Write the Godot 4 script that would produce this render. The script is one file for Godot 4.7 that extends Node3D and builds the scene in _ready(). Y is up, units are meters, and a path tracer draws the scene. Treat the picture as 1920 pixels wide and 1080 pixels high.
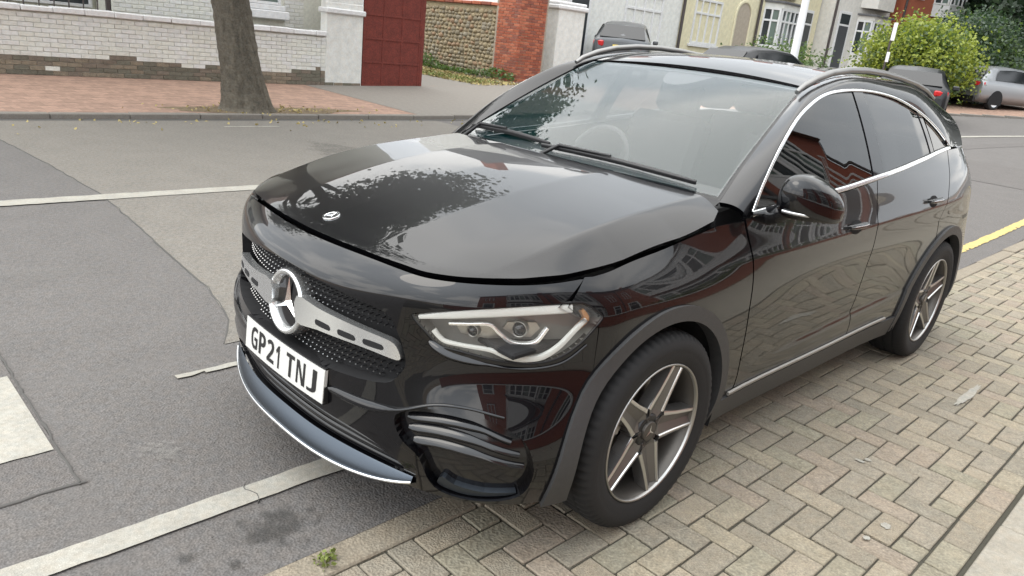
extends Node3D
# A black crossover parked half on a block-paved footway of a terraced street, under a bright overcast sky.
# Axes: +z is the way the parked crossover faces, +x its left (the near footway), origin under its left-right middle at the front axle.

var M := {}
var used := {}


# ---------------------------------------------------------------- meshes
class MB:
	var v := PackedVector3Array()
	var n := PackedVector3Array()

	func tri(a: Vector3, b: Vector3, c: Vector3, na: Vector3, nb: Vector3, nc: Vector3) -> void:
		if (b - a).cross(c - a).dot(na + nb + nc) > 0.0:
			v.push_back(a); v.push_back(c); v.push_back(b)
			n.push_back(na); n.push_back(nc); n.push_back(nb)
		else:
			v.push_back(a); v.push_back(b); v.push_back(c)
			n.push_back(na); n.push_back(nb); n.push_back(nc)

	func quad(a: Vector3, b: Vector3, c: Vector3, d: Vector3, na: Vector3, nb: Vector3, nc: Vector3, nd: Vector3) -> void:
		tri(a, b, c, na, nb, nc)
		tri(a, c, d, na, nc, nd)

	func flat(a: Vector3, b: Vector3, c: Vector3, d: Vector3, away: Vector3) -> void:
		var g := (b - a).cross(c - a)
		if g.length_squared() < 1e-14:
			g = (c - a).cross(d - a)
		g = g.normalized()
		if g.dot(away) < 0.0:
			g = -g
		quad(a, b, c, d, g, g, g, g)

	func mesh() -> ArrayMesh:
		var arr := []
		arr.resize(Mesh.ARRAY_MAX)
		arr[Mesh.ARRAY_VERTEX] = v
		arr[Mesh.ARRAY_NORMAL] = n
		var m := ArrayMesh.new()
		m.add_surface_from_arrays(Mesh.PRIMITIVE_TRIANGLES, arr)
		return m


# A smooth surface on a dense grid over (a, b), sampled once and then trimmed into panels.
class Surf:
	var a0: float
	var a1: float
	var b0: float
	var b1: float
	var na: int
	var nb: int
	var P := PackedVector3Array()
	var N := PackedVector3Array()

	func finish(sign_: float) -> void:
		N.resize(P.size())
		for i in na + 1:
			for j in nb + 1:
				var i0 := maxi(i - 1, 0)
				var i1 := mini(i + 1, na)
				var j0 := maxi(j - 1, 0)
				var j1 := mini(j + 1, nb)
				var du := P[i1 * (nb + 1) + j] - P[i0 * (nb + 1) + j]
				var dv := P[i * (nb + 1) + j1] - P[i * (nb + 1) + j0]
				N[i * (nb + 1) + j] = du.cross(dv).normalized() * sign_

	func size_to(p0: float, p1: float, pn: int, q0: float, q1: float, qn: int) -> void:
		a0 = p0; a1 = p1; na = pn; b0 = q0; b1 = q1; nb = qn
		P.resize((na + 1) * (nb + 1))

	func get_ab(arr: PackedVector3Array, a: float, b: float) -> Vector3:
		var fi := clampf((a - a0) / (a1 - a0) * na, 0.0, na)
		var fj := clampf((b - b0) / (b1 - b0) * nb, 0.0, nb)
		var i := mini(int(fi), na - 1)
		var j := mini(int(fj), nb - 1)
		fi -= i; fj -= j
		var k := i * (nb + 1) + j
		return arr[k].lerp(arr[k + nb + 1], fi).lerp(arr[k + 1].lerp(arr[k + nb + 2], fi), fj)

	func at(a: float, b: float) -> Vector3:
		return get_ab(P, a, b)

	func nrm(a: float, b: float) -> Vector3:
		return get_ab(N, a, b).normalized()


func grid_surf(p0: float, p1: float, pn: int, q0: float, q1: float, qn: int, f: Callable, sign_: float) -> Surf:
	var s := Surf.new()
	s.size_to(p0, p1, pn, q0, q1, qn)
	for i in pn + 1:
		for j in qn + 1:
			s.P[i * (qn + 1) + j] = f.call(lerpf(p0, p1, float(i) / pn), lerpf(q0, q1, float(j) / qn))
	s.finish(sign_)
	return s


func natural(x: Array, y: Array) -> PackedFloat64Array:
	var n := x.size()
	var m := PackedFloat64Array(); m.resize(n)
	var c := PackedFloat64Array(); c.resize(n)
	var d := PackedFloat64Array(); d.resize(n)
	for i in range(1, n - 1):
		var h0: float = x[i] - x[i - 1]
		var h1: float = x[i + 1] - x[i]
		var r: float = 6.0 * ((y[i + 1] - y[i]) / h1 - (y[i] - y[i - 1]) / h0)
		var w: float = 2.0 * (h0 + h1) - h0 * c[i - 1]
		c[i] = h1 / w
		d[i] = (r - h0 * d[i - 1]) / w
	for i in range(n - 2, 0, -1):
		m[i] = d[i] - c[i] * m[i + 1]
	return m


func spline(x: Array, y: Array, m: PackedFloat64Array, t: float) -> float:
	var i := 0
	while i < x.size() - 2 and t > x[i + 1]:
		i += 1
	var h: float = x[i + 1] - x[i]
	var a: float = (x[i + 1] - t) / h
	var b: float = (t - x[i]) / h
	if a > 1.0 or b > 1.0:
		var e := 0.0 if a > 1.0 else 1.0
		var slope: float = (y[i + 1] - y[i]) / h + h * ((-2.0 * m[i] - m[i + 1]) / 6.0 if e == 0.0 else (m[i] + 2.0 * m[i + 1]) / 6.0)
		return y[i] + slope * (t - x[i]) if e == 0.0 else y[i + 1] + slope * (t - x[i + 1])
	return a * y[i] + b * y[i + 1] + ((a * a * a - a) * m[i] + (b * b * b - b) * m[i + 1]) * h * h / 6.0


class Curve1:
	var x: Array
	var y: Array
	var m: PackedFloat64Array


func curve1(x: Array, y: Array) -> Curve1:
	var c := Curve1.new()
	c.x = x; c.y = y; c.m = natural(x, y)
	return c


func c1(c: Curve1, t: float) -> float:
	return spline(c.x, c.y, c.m, t)


func linear1(x: Array, y: Array, t: float) -> float:
	if t <= x[0]:
		return y[0]
	for i in x.size() - 1:
		if t <= x[i + 1]:
			return lerpf(y[i], y[i + 1], (t - x[i]) / (x[i + 1] - x[i]))
	return y[-1]


# Trims a surface to an outline with holes (all in the surface's own (a, b)), sets it off along the normal and folds its edges in.
func panel(mb: MB, s: Surf, outline: PackedVector2Array, holes: Array = [], off := 0.0, fold := 0.012, mirror := 1.0, seam := -1e9) -> void:
	var ca := (s.a1 - s.a0) / s.na
	var cb := (s.b1 - s.b0) / s.nb
	var polys := [outline]
	polys.append_array(holes)
	var touched := {}
	var lo := Vector2(1e9, 1e9)
	var hi := Vector2(-1e9, -1e9)
	for p in outline:
		lo = lo.min(p); hi = hi.max(p)
	for poly: PackedVector2Array in polys:
		for k in poly.size():
			var p := poly[k]
			var q := poly[(k + 1) % poly.size()]
			var steps := int(maxf(absf(q.x - p.x) / ca, absf(q.y - p.y) / cb) * 8.0) + 1
			for t in steps + 1:
				var w := p.lerp(q, float(t) / steps)
				touched[Vector2i(int(floorf((w.x - s.a0) / ca)), int(floorf((w.y - s.b0) / cb)))] = true
	for i in range(maxi(0, int((lo.x - s.a0) / ca) - 1), mini(s.na, int((hi.x - s.a0) / ca) + 2)):
		for j in range(maxi(0, int((lo.y - s.b0) / cb) - 1), mini(s.nb, int((hi.y - s.b0) / cb) + 2)):
			var u := s.a0 + i * ca
			var w := s.b0 + j * cb
			var cell := PackedVector2Array([Vector2(u, w), Vector2(u + ca, w), Vector2(u + ca, w + cb), Vector2(u, w + cb)])
			if touched.has(Vector2i(i, j)):
				var pieces := Geometry2D.intersect_polygons(cell, outline)
				for h: PackedVector2Array in holes:
					var rest := []
					for p in pieces:
						rest.append_array(Geometry2D.clip_polygons(p, h))
					pieces.assign(rest)
				for p: PackedVector2Array in pieces:
					var idx := Geometry2D.triangulate_polygon(p)
					for k in range(0, idx.size(), 3):
						_surf_tri(mb, s, p[idx[k]], p[idx[k + 1]], p[idx[k + 2]], off, mirror)
			else:
				var mid := Vector2(u + ca * 0.5, w + cb * 0.5)
				if not Geometry2D.is_point_in_polygon(mid, outline):
					continue
				var inside := true
				for h: PackedVector2Array in holes:
					if Geometry2D.is_point_in_polygon(mid, h):
						inside = false
						break
				if inside:
					_surf_tri(mb, s, cell[0], cell[1], cell[2], off, mirror)
					_surf_tri(mb, s, cell[0], cell[2], cell[3], off, mirror)
	if fold <= 0.0:
		return
	for poly: PackedVector2Array in polys:
		for k in poly.size():
			var p := poly[k]
			var q := poly[(k + 1) % poly.size()]
			if p.x <= seam and q.x <= seam:
				continue
			var steps := int(maxf(absf(q.x - p.x) / ca, absf(q.y - p.y) / cb)) + 1
			for t in steps:
				var e := p.lerp(q, float(t) / steps)
				var f := p.lerp(q, float(t + 1) / steps)
				var ne := s.nrm(e.x, e.y)
				var nf := s.nrm(f.x, f.y)
				var pe := s.at(e.x, e.y) + ne * off
				var pf := s.at(f.x, f.y) + nf * off
				var g := (pf - pe).cross(ne).normalized()
				if g == Vector3.ZERO:
					continue
				var mm := Vector3(mirror, 1, 1)
				mb.quad(pe * mm, pf * mm, (pf - nf * fold) * mm, (pe - ne * fold) * mm, g * mm, g * mm, g * mm, g * mm)


func _surf_tri(mb: MB, s: Surf, a: Vector2, b: Vector2, c: Vector2, off: float, mirror: float) -> void:
	var na := s.nrm(a.x, a.y)
	var nb := s.nrm(b.x, b.y)
	var nc := s.nrm(c.x, c.y)
	var mm := Vector3(mirror, 1, 1)
	mb.tri((s.at(a.x, a.y) + na * off) * mm, (s.at(b.x, b.y) + nb * off) * mm, (s.at(c.x, c.y) + nc * off) * mm, na * mm, nb * mm, nc * mm)


# A bar with softened edges drawn along points; ups are the directions it stands proud of.
func ribbon(mb: MB, pts: PackedVector3Array, ups: PackedVector3Array, widths: Array, high: float, closed := false, sink := 0.004) -> void:
	var n := pts.size()
	var prof := [Vector2(-1.0, -sink), Vector2(-1.0, high * 0.55), Vector2(-0.72, high), Vector2(0.72, high), Vector2(1.0, high * 0.55), Vector2(1.0, -sink)]
	var rings := []
	for i in n:
		var a := pts[(i - 1 + n) % n] if closed or i > 0 else pts[i]
		var b := pts[(i + 1) % n] if closed or i < n - 1 else pts[i]
		var t := (b - a).normalized()
		var up := ups[i].normalized()
		var side := t.cross(up).normalized()
		var w: float = widths[i] if i < widths.size() else widths[-1]
		var ring := PackedVector3Array()
		for q: Vector2 in prof:
			ring.push_back(pts[i] + side * q.x * w + up * q.y)
		rings.append([ring, side, up])
	for i in (n if closed else n - 1):
		var r: Array = rings[i]
		var s: Array = rings[(i + 1) % n]
		var nr := [-r[1], (-r[1] * 0.8 + r[2] * 0.3).normalized(), (r[2] - r[1] * 0.25).normalized(), (r[2] + r[1] * 0.25).normalized(), (r[1] * 0.8 + r[2] * 0.3).normalized(), r[1]]
		var ns := [-s[1], (-s[1] * 0.8 + s[2] * 0.3).normalized(), (s[2] - s[1] * 0.25).normalized(), (s[2] + s[1] * 0.25).normalized(), (s[1] * 0.8 + s[2] * 0.3).normalized(), s[1]]
		for k in 5:
			mb.quad(r[0][k], r[0][k + 1], s[0][k + 1], s[0][k], nr[k], nr[k + 1], ns[k + 1], ns[k])
	if not closed:
		for i in [0, n - 1]:
			var r: PackedVector3Array = rings[i][0]
			var away := pts[0] - pts[1] if i == 0 else pts[n - 1] - pts[n - 2]
			mb.flat(r[0], r[1], r[4], r[5], away)
			mb.flat(r[1], r[2], r[3], r[4], away)


func tube(mb: MB, pts: PackedVector3Array, radii: Array, seg := 10) -> void:
	var rings := []
	for i in pts.size():
		var t := (pts[mini(i + 1, pts.size() - 1)] - pts[maxi(i - 1, 0)]).normalized()
		var side := t.cross(Vector3.UP if absf(t.y) < 0.9 else Vector3.RIGHT).normalized()
		var up := side.cross(t)
		var r: float = radii[i] if i < radii.size() else radii[-1]
		var ring := []
		for k in seg:
			var d := side * cos(TAU * k / seg) + up * sin(TAU * k / seg)
			ring.append([pts[i] + d * r, d])
		rings.append(ring)
	for i in pts.size() - 1:
		for k in seg:
			var a: Array = rings[i][k]
			var b: Array = rings[i][(k + 1) % seg]
			var c: Array = rings[i + 1][(k + 1) % seg]
			var d: Array = rings[i + 1][k]
			mb.quad(a[0], b[0], c[0], d[0], a[1], b[1], c[1], d[1])
	for i in [0, pts.size() - 1]:
		var away := (pts[0] - pts[1] if i == 0 else pts[i] - pts[i - 1]).normalized()
		for k in seg:
			mb.tri(pts[i], rings[i][k][0], rings[i][(k + 1) % seg][0], away, away, away)


# A box with chamfered edges; basis columns are its axes.
func bevel_box(mb: MB, at: Vector3, size: Vector3, bevel := 0.003, basis := Basis(), rough := 0.0, rng: RandomNumberGenerator = null) -> void:
	var h := size * 0.5
	var b := minf(bevel, minf(h.x, minf(h.y, h.z)) * 0.6)
	var corner := {}
	for sx in [-1, 1]:
		for sy in [-1, 1]:
			for sz in [-1, 1]:
				var s := Vector3(sx, sy, sz)
				var c := h * s
				if rng:
					c += Vector3(rng.randf_range(-rough, rough), rng.randf_range(-rough, rough), rng.randf_range(-rough, rough))
				corner[s] = [at + basis * (c - Vector3(0, b * sy, b * sz)), at + basis * (c - Vector3(b * sx, 0, b * sz)), at + basis * (c - Vector3(b * sx, b * sy, 0))]
	for ax in 3:
		for sg in [-1, 1]:
			var q := []
			for k: Vector2i in [Vector2i(-1, -1), Vector2i(1, -1), Vector2i(1, 1), Vector2i(-1, 1)]:
				var s := Vector3.ZERO
				s[ax] = sg
				s[(ax + 1) % 3] = k.x
				s[(ax + 2) % 3] = k.y
				q.append(corner[s][ax])
			var away := Vector3.ZERO
			away[ax] = sg
			mb.flat(q[0], q[1], q[2], q[3], basis * away)
	for ax in 3:
		var p := (ax + 1) % 3
		var r := (ax + 2) % 3
		for sp in [-1, 1]:
			for sr in [-1, 1]:
				var s0 := Vector3.ZERO
				s0[p] = sp; s0[r] = sr; s0[ax] = -1
				var s1 := s0
				s1[ax] = 1
				var away := s0
				away[ax] = 0
				mb.flat(corner[s0][p], corner[s1][p], corner[s1][r], corner[s0][r], basis * away)
	for s: Vector3 in corner:
		var away := (basis * s).normalized()
		mb.tri(corner[s][0], corner[s][1], corner[s][2], away, away, away)


func box(mb: MB, lo: Vector3, hi: Vector3, bevel := 0.004) -> void:
	bevel_box(mb, (lo + hi) * 0.5, (hi - lo).abs(), bevel)


# Revolves (along, radius) pairs about an axis.
func lathe(mb: MB, prof: Array, at: Vector3, axis: Vector3, seg := 48, wobble := {}) -> void:
	var side := axis.cross(Vector3.UP if absf(axis.y) < 0.9 else Vector3.RIGHT).normalized()
	var up := side.cross(axis).normalized()
	var dn := []
	for i in prof.size():
		var p: Vector2 = prof[maxi(i - 1, 0)]
		var q: Vector2 = prof[mini(i + 1, prof.size() - 1)]
		dn.append(Vector2(-(q.y - p.y), q.x - p.x).normalized())
	var pt := func(i: int, k: int) -> Vector3:
		var d := side * cos(TAU * k / seg) + up * sin(TAU * k / seg)
		var r: float = prof[i].y
		if wobble.has(i) and k % 3 == 0:
			r -= wobble[i]
		return at + axis * prof[i].x + d * r
	var nr := func(i: int, k: int) -> Vector3:
		var d := side * cos(TAU * k / seg) + up * sin(TAU * k / seg)
		return (axis * dn[i].x + d * dn[i].y).normalized()
	for i in prof.size() - 1:
		for k in seg:
			var k1 := (k + 1) % seg
			mb.quad(pt.call(i, k), pt.call(i, k1), pt.call(i + 1, k1), pt.call(i + 1, k), nr.call(i, k), nr.call(i, k1), nr.call(i + 1, k1), nr.call(i + 1, k))


# Pushes a flat outline out along a direction.
func prism(mb: MB, poly: PackedVector2Array, at: Vector3, ax: Vector3, ay: Vector3, depth: Vector3, bevel := 0.0) -> void:
	var n := poly.size()
	var top := poly
	var d := depth
	if bevel > 0.0:
		var inner := Geometry2D.offset_polygon(poly, -bevel, Geometry2D.JOIN_MITER)
		if inner.size() == 1 and inner[0].size() == n:
			top = inner[0]
	var to3 := func(p: Vector2) -> Vector3: return at + ax * p.x + ay * p.y
	var lift := depth.normalized() * bevel if top != poly else Vector3.ZERO
	for t in [[poly, Vector3.ZERO, -depth], [top, d, depth]]:
		var idx := Geometry2D.triangulate_polygon(t[0])
		var w: Vector3 = t[2].normalized()
		for k in range(0, idx.size(), 3):
			mb.tri(to3.call(t[0][idx[k]]) + t[1], to3.call(t[0][idx[k + 1]]) + t[1], to3.call(t[0][idx[k + 2]]) + t[1], w, w, w)
	var turn := -1.0 if Geometry2D.is_polygon_clockwise(poly) else 1.0
	for k in n:
		var e := poly[(k + 1) % n] - poly[k]
		var o: Vector3 = (ax * e.y - ay * e.x) * turn
		var a: Vector3 = to3.call(poly[k])
		var b: Vector3 = to3.call(poly[(k + 1) % n])
		mb.flat(a, b, b + d - lift, a + d - lift, o)
	if top != poly:
		for k in n:
			var best := 0
			for i in n:
				if top[i].distance_squared_to(poly[k]) < top[best].distance_squared_to(poly[k]):
					best = i
			var k1 := (k + 1) % n
			var best1 := 0
			for i in n:
				if top[i].distance_squared_to(poly[k1]) < top[best1].distance_squared_to(poly[k1]):
					best1 = i
			mb.flat(to3.call(poly[k]) + d - lift, to3.call(poly[k1]) + d - lift, to3.call(top[best1]) + d, to3.call(top[best]) + d, depth)


# ---------------------------------------------------------------- things, parts, labels
func numbered(called: String) -> String:
	if not used.has(called):
		used[called] = 0
		return called
	used[called] += 1
	return "%s_%03d" % [called, used[called]]


func tag(o: Node3D, label: String, category: String, group := "") -> Node3D:
	o.set_meta("label", label)
	o.set_meta("category", category)
	if group:
		o.set_meta("group", group)
	return o


func thing(called: String, label: String, category: String, at := Vector3.ZERO, turn := 0.0, group := "") -> Node3D:
	var o := Node3D.new()
	o.name = numbered(called)
	add_child(o, true)
	o.position = at
	o.rotation.y = turn
	tag(o, label, category, group)
	return o


func obj(called: String, mb: MB, mat: Material, parent: Node = null) -> MeshInstance3D:
	var o := MeshInstance3D.new()
	o.mesh = mb.mesh()
	o.mesh.surface_set_material(0, mat)
	if parent == null or parent == self:
		o.name = numbered(called)
		add_child(o, true)
	else:
		o.name = called
		parent.add_child(o, true)
	return o


func share(called: String, mesh: Mesh, mat: Material, parent: Node, xf: Transform3D) -> MeshInstance3D:
	var o := MeshInstance3D.new()
	o.mesh = mesh
	o.material_override = mat
	o.name = called
	o.transform = xf
	parent.add_child(o, true)
	return o


func struct(called: String, mb: MB, mat: Material, parent: Node = null) -> MeshInstance3D:
	var o := obj(called, mb, mat, parent)
	if parent == null:
		o.set_meta("kind", "structure")
	return o


func stuff_copies(called: String, mesh: Mesh, mat: Material, xfs: Array, parent: Node) -> void:
	if xfs.is_empty():
		return
	var mm := MultiMesh.new()
	mm.transform_format = MultiMesh.TRANSFORM_3D
	mm.mesh = mesh
	mm.instance_count = xfs.size()
	for i in xfs.size():
		mm.set_instance_transform(i, xfs[i])
	var o := MultiMeshInstance3D.new()
	o.multimesh = mm
	o.material_override = mat
	o.name = called
	o.set_meta("kind", "stuff")
	parent.add_child(o, true)


# ---------------------------------------------------------------- materials
func lin(r: float, g: float, b: float, a := 1.0) -> Color:
	var c := Color(r, g, b).linear_to_srgb()
	c.a = a
	return c


func noise_bytes(size: int, freq: float, octaves: int, seed_: int, kind := FastNoiseLite.TYPE_SIMPLEX_SMOOTH) -> PackedByteArray:
	var f := FastNoiseLite.new()
	f.seed = seed_
	f.noise_type = kind
	f.frequency = freq
	f.fractal_octaves = octaves
	var im := f.get_seamless_image(size, size)
	im.convert(Image.FORMAT_L8)
	return im.get_data()


# A grey variation map around white: fine grain, middle mottle, broad blotches. Amounts are shares of the base colour.
func variation(size: int, seed_: int, grain: float, middle: float, broad: float, f1 := 0.35, f2 := 0.06, f3 := 0.008, speck := 0.0, tint := 0.0) -> Array:
	var a := noise_bytes(size, f1, 2, seed_)
	var b := noise_bytes(size, f2, 3, seed_ + 1)
	var c := noise_bytes(size, f3, 3, seed_ + 2)
	var t := noise_bytes(size, f2 * 0.5, 2, seed_ + 3)
	var rng := RandomNumberGenerator.new()
	rng.seed = seed_
	var out := PackedByteArray(); out.resize(size * size * 3)
	var hgt := PackedByteArray(); hgt.resize(size * size)
	for i in size * size:
		var g := (a[i] / 127.5 - 1.0)
		var m := (b[i] / 127.5 - 1.0)
		var w := (c[i] / 127.5 - 1.0)
		var v := 1.0 + grain * g + middle * m + broad * w
		if speck > 0.0 and a[i] > 196:
			v += speck * 0.5 * (a[i] - 196) / 40.0
		if speck > 0.0 and rng.randf() < 0.05:
			v += rng.randf_range(-speck, speck * 1.4)
		var u := tint * (t[i] / 127.5 - 1.0)
		v *= 0.62
		out[i * 3] = int(clampf(pow(clampf(v * (1.0 + u), 0.0, 1.0), 0.4545) * 255.0, 0, 255))
		out[i * 3 + 1] = int(clampf(pow(clampf(v, 0.0, 1.0), 0.4545) * 255.0, 0, 255))
		out[i * 3 + 2] = int(clampf(pow(clampf(v * (1.0 - u), 0.0, 1.0), 0.4545) * 255.0, 0, 255))
		hgt[i] = int(clampf(128.0 + 90.0 * g + 40.0 * m, 0, 255))
	var im := Image.create_from_data(size, size, false, Image.FORMAT_RGB8, out)
	var hm := Image.create_from_data(size, size, false, Image.FORMAT_L8, hgt)
	return [ImageTexture.create_from_image(im), ImageTexture.create_from_image(hm)]


func plain(color: Color, rough := 0.5, metal := 0.0) -> StandardMaterial3D:
	var m := StandardMaterial3D.new()
	m.albedo_color = color
	m.roughness = rough
	m.metallic = metal
	return m


# Colour (linear) with a computed variation map laid on in world or object space; tile is the metres one map covers.
func rich(color: Color, rough: float, maps: Array, tile: float, relief := 0.0, world := true) -> StandardMaterial3D:
	var m := StandardMaterial3D.new()
	m.albedo_color = lin(minf(color.r / 0.62, 1.0), minf(color.g / 0.62, 1.0), minf(color.b / 0.62, 1.0))
	m.albedo_texture = maps[0]
	m.roughness = rough
	m.uv1_triplanar = true
	m.uv1_world_triplanar = world
	m.uv1_scale = Vector3.ONE / tile
	if relief > 0.0:
		m.heightmap_enabled = true
		m.heightmap_texture = maps[1]
		m.heightmap_scale = relief
	return m


func glass(color: Color, alpha: float) -> StandardMaterial3D:
	var m := StandardMaterial3D.new()
	m.albedo_color = Color(color.r, color.g, color.b, alpha)
	m.transparency = BaseMaterial3D.TRANSPARENCY_ALPHA
	m.roughness = 0.0
	m.metallic_specular = 0.5
	return m


func make_materials() -> void:
	var asphalt := variation(1024, 11, 0.34, 0.20, 0.07, 0.24, 0.07, 0.006, 0.75, 0.03)
	var concrete := variation(512, 21, 0.15, 0.14, 0.10, 0.3, 0.06, 0.01, 0.4, 0.03)
	var plaster := variation(512, 31, 0.05, 0.07, 0.10, 0.3, 0.05, 0.012, 0.0, 0.03)
	var block := variation(512, 61, 0.26, 0.17, 0.10, 0.12, 0.035, 0.01, 0.5, 0.025)
	var bark := variation(512, 41, 0.25, 0.30, 0.20, 0.25, 0.05, 0.01, 0.0, 0.05)
	M.asphalt = rich(Color(0.102, 0.0945, 0.0895), 0.9, asphalt, 2.6, 0.5)
	M.asphalt_dark = rich(Color(0.098, 0.090, 0.085), 0.9, asphalt, 2.2, 0.6)
	M.asphalt_pale = rich(Color(0.142, 0.130, 0.113), 0.9, asphalt, 3.1, 0.4)
	M.road_paint = rich(Color(0.275, 0.262, 0.228), 0.75, concrete, 0.9, 0.15)
	M.yellow_paint = rich(Color(0.407, 0.3182, 0.1184), 0.75, concrete, 0.9, 0.15)
	M.tar = plain(lin(0.065, 0.062, 0.058), 0.9)
	M.stain = rich(Color(0.0829, 0.0777, 0.0718), 0.9, asphalt, 2.6)
	M.dust = rich(Color(0.148, 0.1406, 0.1295), 0.9, asphalt, 2.6)
	M.kerb = rich(Color(0.198, 0.171, 0.130), 0.85, block, 0.8, 0.4)
	M.kerb_far = rich(Color(0.1628, 0.148, 0.1295), 0.85, concrete, 0.7, 0.3)
	M.flag = rich(Color(0.262, 0.240, 0.198), 0.85, concrete, 0.9, 0.25)
	M.sand = rich(Color(0.048, 0.044, 0.032), 0.95, concrete, 0.4, 0.3)
	M.blocks = []
	for c: Color in [Color(0.226, 0.194, 0.145), Color(0.205, 0.180, 0.138), Color(0.243, 0.210, 0.158), Color(0.216, 0.190, 0.148), Color(0.192, 0.171, 0.133), Color(0.232, 0.203, 0.150), Color(0.222, 0.185, 0.143), Color(0.205, 0.186, 0.138)]:
		M.blocks.append(rich(c, 0.9, block, 0.5 + 0.06 * M.blocks.size(), 0.5))
	M.white_brick = [rich(Color(0.796, 0.718, 0.579), 0.8, plaster, 0.8, 0.3), rich(Color(0.818, 0.740, 0.599), 0.8, plaster, 0.9, 0.3), rich(Color(0.772, 0.702, 0.567), 0.8, plaster, 0.7, 0.3)]
	M.white_joint = rich(Color(0.755, 0.679, 0.547), 0.85, plaster, 0.5, 0.3)
	M.dirty_brick = [rich(Color(0.17, 0.14, 0.11), 0.9, bark, 0.6, 0.4), rich(Color(0.21, 0.175, 0.13), 0.9, bark, 0.7, 0.4), rich(Color(0.14, 0.13, 0.10), 0.9, bark, 0.5, 0.4)]
	M.coping = rich(Color(0.72, 0.69, 0.62), 0.75, plaster, 0.7, 0.2)
	M.render_white = rich(Color(0.66, 0.64, 0.59), 0.85, plaster, 1.4, 0.5)
	M.render_cream = rich(Color(0.66, 0.57, 0.40), 0.85, plaster, 1.6, 0.4)
	M.render_grey = rich(Color(0.60, 0.58, 0.54), 0.85, plaster, 1.6, 0.4)
	M.render_brown = rich(Color(0.36, 0.31, 0.25), 0.85, plaster, 1.2, 0.4)
	M.white_wood = rich(Color(0.76, 0.76, 0.74), 0.45, plaster, 0.9)
	M.gate = rich(Color(0.135, 0.026, 0.018), 0.9, bark, 1.1, 0.08)
	M.red_brick = []
	for c: Color in [Color(0.33, 0.095, 0.05), Color(0.27, 0.075, 0.042), Color(0.38, 0.125, 0.07), Color(0.23, 0.075, 0.05)]:
		M.red_brick.append(rich(c, 0.9, concrete, 0.5 + 0.07 * M.red_brick.size(), 0.4))
	M.mortar = rich(Color(0.30, 0.25, 0.20), 0.95, concrete, 0.4, 0.3)
	M.flint = []
	for c: Color in [Color(0.25, 0.20, 0.13), Color(0.22, 0.18, 0.12), Color(0.28, 0.225, 0.14), Color(0.25, 0.165, 0.10), Color(0.23, 0.20, 0.15), Color(0.19, 0.16, 0.11)]:
		M.flint.append(rich(c, 0.8, bark, 0.5 + 0.06 * M.flint.size(), 0.3))
	M.lime = rich(Color(0.31, 0.255, 0.165), 0.95, concrete, 0.6, 0.4)
	M.bark = rich(Color(0.165, 0.145, 0.112), 0.95, variation(512, 45, 0.35, 0.42, 0.30, 0.16, 0.035, 0.008, 0.0, 0.06), 0.7, 6.0)
	M.soil = rich(Color(0.17, 0.125, 0.075), 0.95, bark, 0.5, 1.0)
	M.red_paving = brick_print()
	M.roof_tile = rich(Color(0.13, 0.075, 0.055), 0.85, bark, 0.8, 0.4)
	M.slate = rich(Color(0.09, 0.09, 0.095), 0.7, plaster, 0.8, 0.3)
	M.leaf = []
	for c: Color in [Color(0.040, 0.066, 0.018), Color(0.05, 0.085, 0.022), Color(0.028, 0.05, 0.016)]:
		var m := plain(lin(c.r, c.g, c.b), 0.55)
		m.backlight_enabled = true
		m.backlight = lin(0.10, 0.16, 0.03)
		M.leaf.append(m)
	var st := plain(lin(0.016, 0.026, 0.009), 0.6)
	st.backlight_enabled = true
	st.backlight = lin(0.03, 0.05, 0.01)
	M.leaf_street = st
	var yl := plain(lin(0.165, 0.195, 0.024), 0.55)
	yl.backlight_enabled = true
	yl.backlight = lin(0.2, 0.25, 0.03)
	M.leaf_yellow = yl
	var dk := plain(lin(0.018, 0.036, 0.018), 0.55)
	dk.backlight_enabled = true
	dk.backlight = lin(0.03, 0.06, 0.02)
	M.leaf_dark = dk
	M.grass = plain(lin(0.13, 0.16, 0.035), 0.8)
	M.dry_grass = plain(lin(0.32, 0.26, 0.11), 0.85)
	# the parked crossover
	var paint := plain(lin(0.0030, 0.0030, 0.0042), 0.36, 0.5)
	paint.metallic_specular = 0.25
	paint.clearcoat_enabled = true
	paint.clearcoat = 0.85
	paint.clearcoat_roughness = 0.015
	M.paint = paint
	M.pillar = plain(lin(0.004, 0.004, 0.005), 0.03)
	M.gloss_black = plain(lin(0.006, 0.006, 0.007), 0.12)
	M.black_plastic = plain(lin(0.010, 0.010, 0.011), 0.5)
	M.void = plain(lin(0.004, 0.004, 0.005), 0.9)
	M.cladding = rich(Color(0.034, 0.0345, 0.036), 0.5, plaster, 0.15, 0.03, false)
	M.rubber = rich(Color(0.0075, 0.0075, 0.008), 0.8, plaster, 0.2, 0.05, false)
	M.chrome = plain(lin(0.80, 0.81, 0.82), 0.14, 1.0)
	M.satin = plain(lin(0.66, 0.67, 0.69), 0.33, 1.0)
	M.fin = plain(lin(0.007, 0.0075, 0.008), 0.38)
	M.skid = plain(lin(0.062, 0.073, 0.088), 0.36, 0.9)
	M.rail = plain(lin(0.27, 0.27, 0.265), 0.36, 1.0)
	M.silver_trim = plain(lin(0.66, 0.67, 0.67), 0.27, 0.9)
	M.rim_grey = plain(lin(0.085, 0.078, 0.070), 0.4, 0.6)
	M.spoke = plain(lin(0.17, 0.165, 0.16), 0.36, 0.8)
	M.dull_trim = plain(lin(0.30, 0.29, 0.27), 0.5, 0.6)
	M.rim_dark = plain(lin(0.018, 0.018, 0.019), 0.35, 0.3)
	M.machined = plain(lin(0.60, 0.60, 0.59), 0.28, 1.0)
	M.rim_lip = plain(lin(0.36, 0.355, 0.345), 0.33, 1.0)
	M.disc = plain(lin(0.32, 0.30, 0.28), 0.35, 1.0)
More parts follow.
